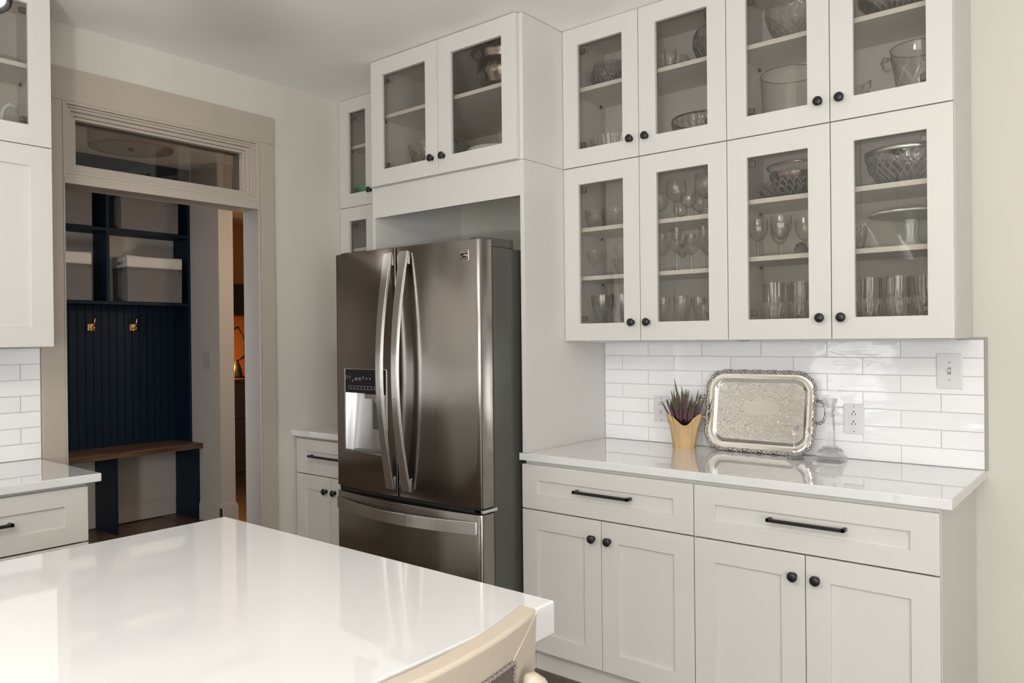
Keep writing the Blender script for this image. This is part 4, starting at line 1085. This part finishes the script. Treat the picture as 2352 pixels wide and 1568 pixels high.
# ---------------- far room sliver
t = empty('far_sideboard', (-7.78, 4.6, 0), 'dark sideboard in the far orange-lit room beyond the hall', 'cabinet')
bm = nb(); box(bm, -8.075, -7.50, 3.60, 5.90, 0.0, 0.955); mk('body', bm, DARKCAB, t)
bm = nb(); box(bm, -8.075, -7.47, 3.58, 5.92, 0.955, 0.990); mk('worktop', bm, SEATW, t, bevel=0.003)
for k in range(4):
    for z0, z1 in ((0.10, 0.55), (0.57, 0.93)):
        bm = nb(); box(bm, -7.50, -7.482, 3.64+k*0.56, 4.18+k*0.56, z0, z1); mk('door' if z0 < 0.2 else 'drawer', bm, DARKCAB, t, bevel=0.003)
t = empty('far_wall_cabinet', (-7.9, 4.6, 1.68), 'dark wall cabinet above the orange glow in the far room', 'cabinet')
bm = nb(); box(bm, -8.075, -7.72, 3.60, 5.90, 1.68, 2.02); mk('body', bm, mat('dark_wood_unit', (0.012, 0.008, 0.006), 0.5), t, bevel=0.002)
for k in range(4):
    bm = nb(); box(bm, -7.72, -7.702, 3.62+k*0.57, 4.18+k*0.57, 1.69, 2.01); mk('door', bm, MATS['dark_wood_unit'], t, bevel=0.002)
t = empty('table_lamp', (-7.62, 4.42, 0.99), 'small glowing lamp on the far sideboard', 'lamp')
bm = nb(); lathe(bm, [(0, 0), (0.04, 0), (0.035, 0.012), (0.008, 0.02), (0.008, 0.11), (0, 0.11)], 0, 0, 0, 20); mk('base', bm, BRASS, t, world=False, smooth=True)
bm = nb(); blob(bm, (0, 0, 0.145), 0.035, sub=3); mk('bulb', bm, BULBW, t, world=False, smooth=True)
t = empty('wire_sculpture', (-7.66, 4.62, 0.99), 'dark hexagonal wire sculpture silhouetted against the orange-lit wall', 'sculpture')
bm = nb()
hexp = [(0, 0.12*math.cos(a*PI/3+0.3), 0.36+0.20*math.sin(a*PI/3+0.3)) for a in range(6)]
for a in range(6):
    tube(bm, [hexp[a], hexp[(a+1) % 6]], 0.007, 6); p = hexp[a]; tube(bm, [p, (0.05, p[1]-0.06, p[2])], 0.006, 6); blob(bm, p, 0.014, sub=1)
tube(bm, [(0, 0, 0.02), (0, 0, 0.20)], 0.008, 6)
mk('wire_frame', bm, BLACK, t, world=False, smooth=True)
bm = nb(); box(bm, -0.06, 0.06, -0.08, 0.08, 0, 0.02); lathe(bm, [(0, 0.02), (0.07, 0.02), (0.055, 0.10), (0.02, 0.20), (0, 0.20)], 0, 0, 0, 16); mk('base', bm, BLACK, t, world=False)
# ================================================================== GLASSWARE AND DISHES IN THE CABINETS
def tri(v): v = v/(2*PI) % 1.0; return 1-4*abs(v-0.5)
def flute(n, a): return lambda t, z, i: a*abs(math.sin(n*t/2))
def cross(n, a, k, z0=-9, z1=9):
    return lambda t, z, i: (a*max(tri(n*t+k*z), tri(n*t-k*z)) if z0 < z < z1 else 0.0)
def shell(prof, th):
    """outer profile bottom-up, closed at the foot (thin wall)"""
    return [(0, prof[0][1])]+prof
def dish(name, loc, prof, th, m, label, cat, group=None, mod=None, seg=64, parts=()):
    bm = nb(); no = len(prof)
    f = (lambda t, z, i: mod(t, z, i) if 1 <= i <= no else 0) if mod else None
    lathe(bm, shell(prof, th), 0, 0, 0, seg, f)
    if parts:
        e = empty(name, loc, label, cat, group); mk('bowl', bm, m, e, world=False, smooth=True)
        for (pn, fn, pm_) in parts:
            bm = nb(); fn(bm); mk(pn, bm, pm_, e, world=False, smooth=True)
        return e
    o = mk(name, bm, m, smooth=True); o.location = loc
    return tag(o, label, cat, group)
def stem_glass(name, h, r, hb, style, label, loc, group, m=None, foot=None):
    """h total, r bowl radius, hb bowl height"""
    e = empty(name, loc, label, 'glass', group); zb = h-hb; fr_ = foot or r*0.82
    if style == 'balloon': P = [(0.006, zb), (r*0.55, zb+hb*0.10), (r*0.90, zb+hb*0.30), (r, zb+hb*0.50), (r*0.95, zb+hb*0.75), (r*0.82, h)]; md = None; mm = GCLEAR
    elif style == 'flat': P = [(0.006, zb), (r*0.60, zb+hb*0.14), (r*0.94, zb+hb*0.42), (r, zb+hb*0.7), (r*0.97, h)]; md = None; mm = GCLEAR
    elif style == 'tulipcut': P = [(0.006, zb), (r*0.70, zb+hb*0.12), (r, zb+hb*0.30), (r*0.95, zb+hb*0.46), (r*0.62, zb+hb*0.52), (r*0.60, zb+hb*0.8), (r*0.68, h)]; md = None; mm = GCUTW
    else: P = [(0.006, zb), (r*0.45, zb+hb*0.14), (r*0.80, zb+hb*0.42), (r*0.93, zb+hb*0.68), (r, h)]; md = None; mm = GCUTW
    bm = nb(); no = len(P)
    # densify the section
    D = []
    for (a, b) in zip(P, P[1:]):
        for q in range(4): D.append((a[0]+(b[0]-a[0])*q/4, a[1]+(b[1]-a[1])*q/4))
    D.append(P[-1]); no = len(D)
    lathe(bm, shell(D, 0.0014), 0, 0, 0, 48 if md is None else 84, (lambda t, z, i: md(t, z, i) if 1 <= i <= no else 0) if md else None)
    mk('bowl', bm, m or mm, e, world=False, smooth=True)
    bm = nb(); lathe(bm, [(0, 0.006), (0.011, 0.007), (0.0060, 0.02), (0.0052, zb*0.5), (0.0064, zb*0.85), (0.010, zb-0.004), (0.006, zb-0.0003), (0, zb-0.0003)], 0, 0, 0, 12); mk('stem', bm, GCLEAR, e, world=False, smooth=True)
    bm = nb(); lathe(bm, [(0, 0.0003), (fr_, 0.0003), (fr_, 0.0022), (0.012, 0.0045), (0, 0.0058)], 0, 0, 0, 32); mk('foot', bm, GCLEAR, e, world=False, smooth=True)
    return e
def dens(P, q=4):
    D = []
    for (a, b) in zip(P, P[1:]):
        for k in range(q): D.append((a[0]+(b[0]-a[0])*k/q, a[1]+(b[1]-a[1])*k/q))
    return D+[P[-1]]
def tumbler(loc, h, r, label, group, name='cut_tumbler'):
    P = dens([(r*0.60, 0), (r*0.70, h*0.05), (r*0.90, h*0.28), (r, h*0.52), (r*0.96, h*0.75), (r*0.98, h)], 5)
    return dish(name, loc, P, 0.0026, GTUM, label, 'glass', group, lambda t, z, i: 0.0012*math.cos(12*t), 96)

Z1L, Z2L, ZB, Z1R, Z2R, ZU0, ZU1 = 1.6632, 1.8772, 1.3953, 1.6932, 1.9102, 2.1573, 2.4983
# --- upper row, left cabinet
dish('flower_rim_bowl', (-1.845, 2.97, ZU1), dens([(0.045, 0), (0.070, 0.012), (0.088, 0.045), (0.086, 0.075), (0.072, 0.100), (0.076, 0.112)], 3), 0.004, GSMOKE, 'squat crystal bowl with a raised flower rim, first upper glass door', 'bowl', None, lambda t, z, i: 0.004*math.sin(11*t+z*60)*math.sin(z*120), 88)
dish('fluted_dish', (-1.822, 2.97, ZU0), dens([(0.055, 0), (0.085, 0.020), (0.098, 0.055), (0.110, 0.118)], 2), 0.004, GCLEAR, 'fluted glass bowl on the bottom of the first upper glass cabinet', 'bowl', None, flute(30, 0.006), 120)
# --- second door
dish('pressed_glass_dish', (-1.555, 2.975, ZU1), dens([(0.045, 0), (0.065, 0.018), (0.078, 0.050), (0.080, 0.066)], 2), 0.004, GCUT, 'low pressed glass dish on the shelf behind the second upper door', 'bowl', None, flute(18, 0.005), 90)
dish('juice_glass', (-1.510, 2.895, ZU1), dens([(0.020, 0), (0.024, 0.035), (0.025, 0.080)], 2), 0.002, GCLEAR, 'small plain glass tumbler beside the low dish, second upper door', 'glass')
dish('round_crystal_bowl', (-1.345, 2.975, ZU1), dens([(0.035, 0), (0.070, 0.025), (0.092, 0.075), (0.088, 0.115), (0.074, 0.142)], 4), 0.005, GSMOKE, 'tall rounded cut crystal bowl half hidden by the second upper door frame', 'bowl', None, cross(14, 0.005, 70), 112)
e = dish('scalloped_bowl', (-1.395, 2.975, ZU0), dens([(0.080, 0), (0.115, 0.030), (0.125, 0.080), (0.132, 0.122)], 3), 0.004, GSMOKE, 'wide fluted glass bowl with a dark rim, bottom of second upper cabinet door', 'bowl', None, flute(26, 0.007), 130,
         [('rim', lambda bm: torus(bm, (0, 0, 0.124), 0.134, 0.0035, 64, 6), MATS['matte_black'])])
# --- third door
dish('fan_cut_bowl', (-1.015, 2.975, ZU1), dens([(0.045, 0), (0.078, 0.022), (0.103, 0.065), (0.116, 0.110), (0.120, 0.138)], 5), 0.005, GCUT, 'large fan-cut crystal bowl on the top shelf above the trifle bowl', 'bowl', None, cross(10, 0.004, 60, 0.0, 0.12), 120)
dish('trifle_bowl', (-1.045, 2.970, ZU0), dens([(0.095, 0), (0.100, 0.010), (0.104, 0.130), (0.108, 0.232)], 2), 0.003, GCLEAR, 'straight-sided clear glass trifle bowl, bottom of third upper cabinet door', 'bowl', None, None, 72,
     [('rim', lambda bm: torus(bm, (0, 0, 0.232), 0.1065, 0.0018, 64, 6), GSMOKE)])
# --- fourth door
dish('leaf_cut_bowl', (-0.665, 2.965, ZU1), dens([(0.055, 0), (0.085, 0.020), (0.118, 0.060), (0.128, 0.110)], 4), 0.006, GSMOKE, 'dark leaf-cut crystal bowl on the highest shelf at the far right', 'bowl', None, lambda t, z, i: 0.007*math.sin(9*t+z*50), 108)
e = dish('handled_crystal_vase', (-0.600, 2.965, ZU0), dens([(0.050, 0), (0.056, 0.02), (0.072, 0.10), (0.086, 0.185), (0.090, 0.222)], 5), 0.004, GSTAR, 'star-cut crystal ice bucket with small side lugs, far right upper cabinet', 'vase', None, None, 96,
     [('rim', lambda bm: torus(bm, (0, 0, 0.222), 0.090, 0.0016, 64, 6), GSMOKE), ('lug', lambda bm: (tube(bm, [(-0.084, -0.01, 0.200), (-0.105, -0.012, 0.202), (-0.116, -0.014, 0.190), (-0.108, -0.012, 0.172), (-0.092, -0.01, 0.160)], 0.007, 8), blob(bm, (-0.104, -0.012, 0.200), 0.011, sub=2)), GCUT)])
dish('crystal_creamer', (-0.815, 2.955, ZU0), dens([(0.022, 0), (0.028, 0.02), (0.034, 0.07), (0.036, 0.128)], 4), 0.003, GCUT, 'small cut glass jug with a lip, bottom left behind the far right upper door', 'jug', None, flute(14, 0.003), 84,
     [('spout', lambda bm: tube(bm, [(0.030, 0, 0.120), (0.046, 0, 0.136), (0.062, -0.004, 0.137), (0.060, -0.003, 0.120), (0.046, 0, 0.095)], 0.006, 8), GCUT)])

# --- cabinet over the refrigerator
dish('cut_glass_bowl', (-2.735, 2.78, 2.1573), dens([(0.055, 0), (0.080, 0.020), (0.115, 0.075), (0.150, 0.200)], 4), 0.005, GCUT, 'cut glass bowl in the cabinet directly above the refrigerator, left door', 'bowl', None, lambda t, z, i: 0.007*math.sin(16*t+z*30), 128)
dish('cut_glass_bowl', (-2.545, 2.975, 2.1573), dens([(0.045, 0), (0.070, 0.030), (0.095, 0.110), (0.105, 0.150)], 4), 0.005, GCUT, 'glass bowl glimpsed at the middle of the cabinet above the refrigerator, right door', 'bowl', None, flute(20, 0.006), 120)
dish('footed_metal_bowl', (-2.290, 2.77, 2.4953), dens([(0.050, 0), (0.046, 0.012), (0.050, 0.020), (0.100, 0.050), (0.130, 0.110), (0.128, 0.170), (0.142, 0.205), (0.160, 0.210)], 4), 0.004, HAMMER, 'hammered bronze-silver footed bowl on the shelf above the refrigerator', 'bowl', None, cross(26, 0.0022, 150, 0.03, 0.16), 120)
dish('scalloped_plate', (-2.320, 2.76, 2.1573), dens([(0.070, 0), (0.120, 0.040), (0.150, 0.105)], 4), 0.005, MILK, 'white scalloped pie dish at the bottom right above the refrigerator', 'plate', None, flute(28, 0.006), 112)
# --- narrow corner cabinets
dish('jade_bowl', (-3.465, 2.965, ZU0), dens([(0.030, 0), (0.055, 0.030), (0.085, 0.100), (0.088, 0.112)], 3), 0.004, JADE, 'jade green glass bowl in the narrow corner wall cabinet', 'bowl')
for k, (x, y) in enumerate(((-3.462, 2.892), (-3.512, 2.958), (-3.430, 2.972))):
    dish('tall_tumbler', (x, y, 1.9145), dens([(0.024, 0), (0.028, 0.06), (0.033, 0.155)], 3), 0.002, GCLEAR, ['tall fluted glass tumbler, front one in the narrow corner cabinet', 'tall fluted glass tumbler, back left in the narrow corner cabinet', 'tall fluted glass tumbler, back right in the narrow corner cabinet'][k], 'glass', 'tall tumblers in the narrow corner cabinet', flute(12, 0.002), 48)
# --- lower left cabinet, first door
def bowl_s(x, y, z, r, h, label): return dish('dessert_bowl', (x, y, z), dens([(r*0.45, 0), (r*0.72, h*0.2), (r*0.95, h*0.6), (r, h)], 3), 0.002, GCUT, label, 'bowl', 'small glass dessert bowls', flute(24, 0.0018), 96)
bowl_s(-1.928, 2.965, Z2L, 0.046, 0.090, 'clear dessert bowl, left one on the top shelf behind the first lower door')
bowl_s(-1.815, 2.955, Z2L, 0.062, 0.088, 'clear dessert bowl, right one on the top shelf behind the first lower door')
bowl_s(-1.815, 3.045, Z1L, 0.060, 0.085, 'clear dessert bowl on the middle shelf behind the first lower door')
stem_glass('goblet', 0.120, 0.037, 0.066, 'cup', 'short cut goblet on the middle shelf behind the first lower door', (-1.928, 2.955, Z1L), 'cut crystal goblets')
stem_glass('goblet', 0.130, 0.034, 0.072, 'cup', 'slim cut goblet on the middle shelf by the first door frame', (-1.770, 2.925, Z1L), 'cut crystal goblets')
for k, (x, y, l) in enumerate(((-1.880, 2.94, 'front wide cut goblet at the bottom behind the first lower door'), (-1.945, 3.03, 'cut goblet at the bottom left corner behind the first lower door'), (-1.785, 2.95, 'cut goblet at the bottom right behind the first lower door'), (-1.845, 3.06, 'cut goblet at the back of the bottom behind the first lower door'))):
    stem_glass('goblet', 0.188, 0.052 if k == 0 else 0.044, 0.115, 'cup', l, (x, y, ZB), 'cut crystal goblets')
# --- second door
for (x, y, h, r, hb, l) in ((-1.512, 2.94, 0.172, 0.043, 0.098, 'big balloon wine glass, centre of the top shelf behind the second lower door'),
                            (-1.385, 2.95, 0.182, 0.047, 0.104, 'big balloon wine glass at the right of the second lower door, top shelf'),
                            (-1.585, 2.94, 0.125, 0.032, 0.078, 'smaller wine glass, leftmost on the top shelf of the second lower door'),
                            (-1.449, 2.925, 0.110, 0.033, 0.066, 'smaller wine glass between the two big balloon glasses, top shelf')):
    stem_glass('wine_glass', h, r, hb, 'balloon', l, (x, y, Z2L), 'plain balloon wine glasses')
stem_glass('wine_glass', 0.088, 0.030, 0.056, 'balloon', 'low wine glass at the back left of the second door top shelf', (-1.555, 3.06, Z2L), 'plain balloon wine glasses')
stem_glass('wine_glass', 0.125, 0.040, 0.078, 'balloon', 'wine glass standing behind the central balloon glass', (-1.470, 3.075, Z2L), 'plain balloon wine glasses')
for (x, y, h, r, l) in ((-1.512, 2.94, 0.182, 0.034, 'centre cut crystal wine glass, middle shelf of the second lower door'), (-1.582, 2.945, 0.160, 0.029, 'leftmost cut crystal wine glass, middle shelf of the second lower door'),
                        (-1.448, 2.945, 0.150, 0.029, 'third cut crystal wine glass, middle shelf of the second lower door'), (-1.388, 2.935, 0.176, 0.029, 'rightmost cut crystal wine glass, middle shelf of the second lower door'),
                        (-1.545, 3.06, 0.165, 0.030, 'cut crystal wine glass at the back left of the middle shelf'), (-1.430, 3.065, 0.165, 0.030, 'cut crystal wine glass at the back right of the middle shelf')):
    stem_glass('crystal_wine_glass', h, r, h*0.56, 'tulipcut', l, (x, y, Z1L), 'cut crystal wine glasses on the middle shelf', foot=0.026)
for (x, y, h, r, l) in ((-1.578, 2.94, 0.162, 0.031, 'leftmost diamond-cut goblet at the bottom of the second lower door'), (-1.492, 2.93, 0.165, 0.031, 'middle diamond-cut goblet at the bottom of the second lower door'),
                        (-1.432, 2.97, 0.160, 0.029, 'third diamond-cut goblet at the bottom of the second lower door'), (-1.535, 3.05, 0.162, 0.030, 'diamond-cut goblet at the back left of the second lower door'), (-1.470, 3.07, 0.160, 0.030, 'diamond-cut goblet at the back right of the second lower door')):
    stem_glass('goblet', h, r, h*0.66, 'cup', l, (x, y, ZB), 'diamond-cut goblets at the bottom')
tumbler((-1.378, 2.925, ZB), 0.125, 0.034, 'low cut tumbler at the right edge of the second lower door', None)
# --- third door (right cabinet)
dish('cut_glass_platter', (-1.020, 2.965, Z2R), dens([(0.075, 0), (0.110, 0.008), (0.132, 0.026), (0.136, 0.036)], 3), 0.006, GSMOKE, 'cut glass platter under the silver wire basket, lower of two', 'plate', 'stacked cut glass platters', lambda t, z, i: 0.003*math.sin(24*t), 120)
dish('cut_glass_platter', (-1.018, 2.965, Z2R+0.022), dens([(0.075, 0), (0.108, 0.010), (0.126, 0.030), (0.130, 0.040)], 3), 0.006, GSMOKE, 'cut glass platter under the silver wire basket, upper of two', 'plate', 'stacked cut glass platters', lambda t, z, i: 0.003*math.sin(24*t), 120)
e = empty('silver_basket', (-1.018, 2.965, Z2R+0.034), 'silver wire basket bowl stacked on cut glass platters', 'bowl')
bm = nb(); lathe(bm, shell(dens([(0.060, 0), (0.086, 0.018), (0.098, 0.048), (0.100, 0.055)], 2), 0.0015), 0, 0, 0, 72, lambda t, z, i: 0.003*abs(math.sin(12*t))); mk('bowl', bm, HAMMER, e, world=False, smooth=True)
bm = nb()
for k in range(48):
    a = 2*PI*k/48; tube(bm, [(0.099*math.cos(a), 0.099*math.sin(a), 0.052), (0.109*math.cos(a), 0.109*math.sin(a), 0.087)], 0.0011, 5)
mk('wires', bm, SILVERD, e, world=False, smooth=True)['kind'] = 'stuff'
bm = nb(); torus(bm, (0, 0, 0.088), 0.1095, 0.0032, 64, 8); mk('rim', bm, SILVERD, e, world=False, smooth=True)
for (x, y, h, r, l) in ((-1.165, 2.945, 0.148, 0.036, 'round wine glass, leftmost on the middle shelf below the silver basket'), (-1.072, 2.935, 0.152, 0.039, 'round wine glass in front centre below the silver basket'),
                        (-1.118, 3.045, 0.140, 0.034, 'round wine glass at the back left below the silver basket'), (-1.020, 3.045, 0.150, 0.036, 'round wine glass at the back right below the silver basket')):
    stem_glass('wine_glass', h, r, h*0.56, 'flat', l, (x, y, Z1R), 'round wine glasses below the silver basket', foot=0.028)
for (x, y, l) in ((-0.995, 2.925, 'small upturned ribbed glass beside the round wine glasses, left one'), (-0.948, 2.935, 'small upturned ribbed glass beside the door frame, right one')):
    dish('ribbed_votive', (x, y, Z1R), dens([(0.023, 0), (0.0225, 0.022), (0.016, 0.040), (0.004, 0.046)], 3), 0.002, GSMOKE, l, 'glass', 'small upturned ribbed glasses', flute(20, 0.0016), 60)
TG = 'tall cut crystal tumblers on the cabinet bottom'
for (x, y, l) in ((-1.106, 2.945, 'tall cut crystal tumbler, left one behind the third lower door'), (-1.000, 2.945, 'tall cut crystal tumbler, right one behind the third lower door'), (-1.050, 3.045, 'tall cut crystal tumbler at the back, behind the third lower door'), (-0.935, 3.04, 'tall cut crystal tumbler at the back right of the third lower door'),
                  (-0.757, 2.935, 'tall cut crystal tumbler, front left behind the rightmost lower door'), (-0.663, 2.935, 'tall cut crystal tumbler, front centre behind the rightmost lower door'), (-0.578, 2.935, 'tall cut crystal tumbler, front right behind the rightmost lower door'),
                  (-0.815, 3.030, 'tall cut crystal tumbler, back left behind the rightmost lower door'), (-0.712, 3.035, 'tall cut crystal tumbler, second in the back row of the rightmost door'), (-0.622, 3.035, 'tall cut crystal tumbler, third in the back row of the rightmost door'), (-0.535, 3.030, 'tall cut crystal tumbler, back right corner of the rightmost cabinet')):
    tumbler((x, y, ZB), 0.200, 0.0395, l, TG)
# --- fourth door
e = empty('silver_rimmed_bowl', (-0.640, 2.975, Z2R), 'large cut crystal salad bowl with a silver rim, rightmost lower door', 'bowl')
P = dens([(0.060, 0), (0.095, 0.022), (0.122, 0.058), (0.132, 0.104)], 6); bm = nb(); no = len(P); f_ = cross(16, 0.0045, 75)
lathe(bm, shell(P, 0.006), 0, 0, 0, 128, lambda t, z, i: f_(t, z, i) if 1 <= i <= no else 0); mk('bowl', bm, GSMOKE, e, world=False, smooth=True)
bm = nb(); lathe(bm, [(0.130, 0.104), (0.138, 0.104), (0.139, 0.120), (0.133, 0.122), (0.127, 0.118), (0.128, 0.104)], 0, 0, 0, 72); mk('rim', bm, CHROME, e, world=False, smooth=True)
e = empty('cake_stand', (-0.628, 2.965, Z1R), 'clear glass cake stand with a white milk glass pedestal', 'cake stand')
bm = nb(); lathe(bm, [(0, 0), (0.048, 0), (0.046, 0.006), (0.030, 0.014), (0.020, 0.030), (0.018, 0.055), (0.024, 0.078), (0.020, 0.088), (0.026, 0.096), (0, 0.097)], 0, 0, 0, 32, lambda t, z, i: 0.002*math.cos(6*t) if 0.01 < z < 0.09 else 0); mk('pedestal', bm, MILK, e, world=False, smooth=True)
bm = nb(); lathe(bm, [(0, 0.0972), (0.060, 0.098), (0.118, 0.108), (0.133, 0.112), (0.131, 0.117), (0.116, 0.112), (0.06, 0.104), (0, 0.103)], 0, 0, 0, 72, lambda t, z, i: 0.003*math.sin(14*t) if i in (3, 4) else 0); mk('plate', bm, GPLATE, e, world=False, smooth=True)
bm = nb(); vs = []
lathe(bm, [(0.129, 0.1125), (0.136, 0.1125), (0.136, 0.1185), (0.129, 0.1185), (0.129, 0.1125)], 0, 0, 0, 72, lambda t, z, i: 0.002*math.sin(14*t)); mk('rim', bm, MILK, e, world=False, smooth=True)
dish('scalloped_sugar_bowl', (-0.802, 2.925, Z1R), dens([(0.020, 0), (0.026, 0.012), (0.034, 0.05), (0.040, 0.088)], 4), 0.003, GCUT, 'small cut glass sugar bowl left of the cake stand', 'bowl', None, flute(16, 0.004), 80)
dish('bud_vase', (-0.572, 3.075, Z1R), dens([(0.020, 0), (0.022, 0.010), (0.010, 0.028), (0.009, 0.05), (0.012, 0.070)], 3), 0.002, GCLEAR, 'tiny clear bud vase behind the cake stand at the right', 'vase')
# --- swan in the left cabinet
e = empty('ceramic_swan', (-3.40, 1.02, 2.1573), 'white ceramic swan in the glass cabinet at the top left', 'figurine')
bm = nb(); blob(bm, (0, -0.02, 0.040), 0.05, (0.8, 1.25, 0.8), 3); mk('body', bm, MILK, e, world=False, smooth=True)
bm = nb(); tube(bm, [(0, 0.015, 0.035), (0, 0.040, 0.050), (0, 0.052, 0.080), (0, 0.050, 0.110), (0, 0.058, 0.140), (0, 0.076, 0.158), (0, 0.090, 0.155), (0, 0.103, 0.146)], 0.01, 14, radii=[0.020, 0.014, 0.0095, 0.008, 0.0078, 0.009, 0.006, 0.002]); mk('neck', bm, MILK, e, world=False, smooth=True)
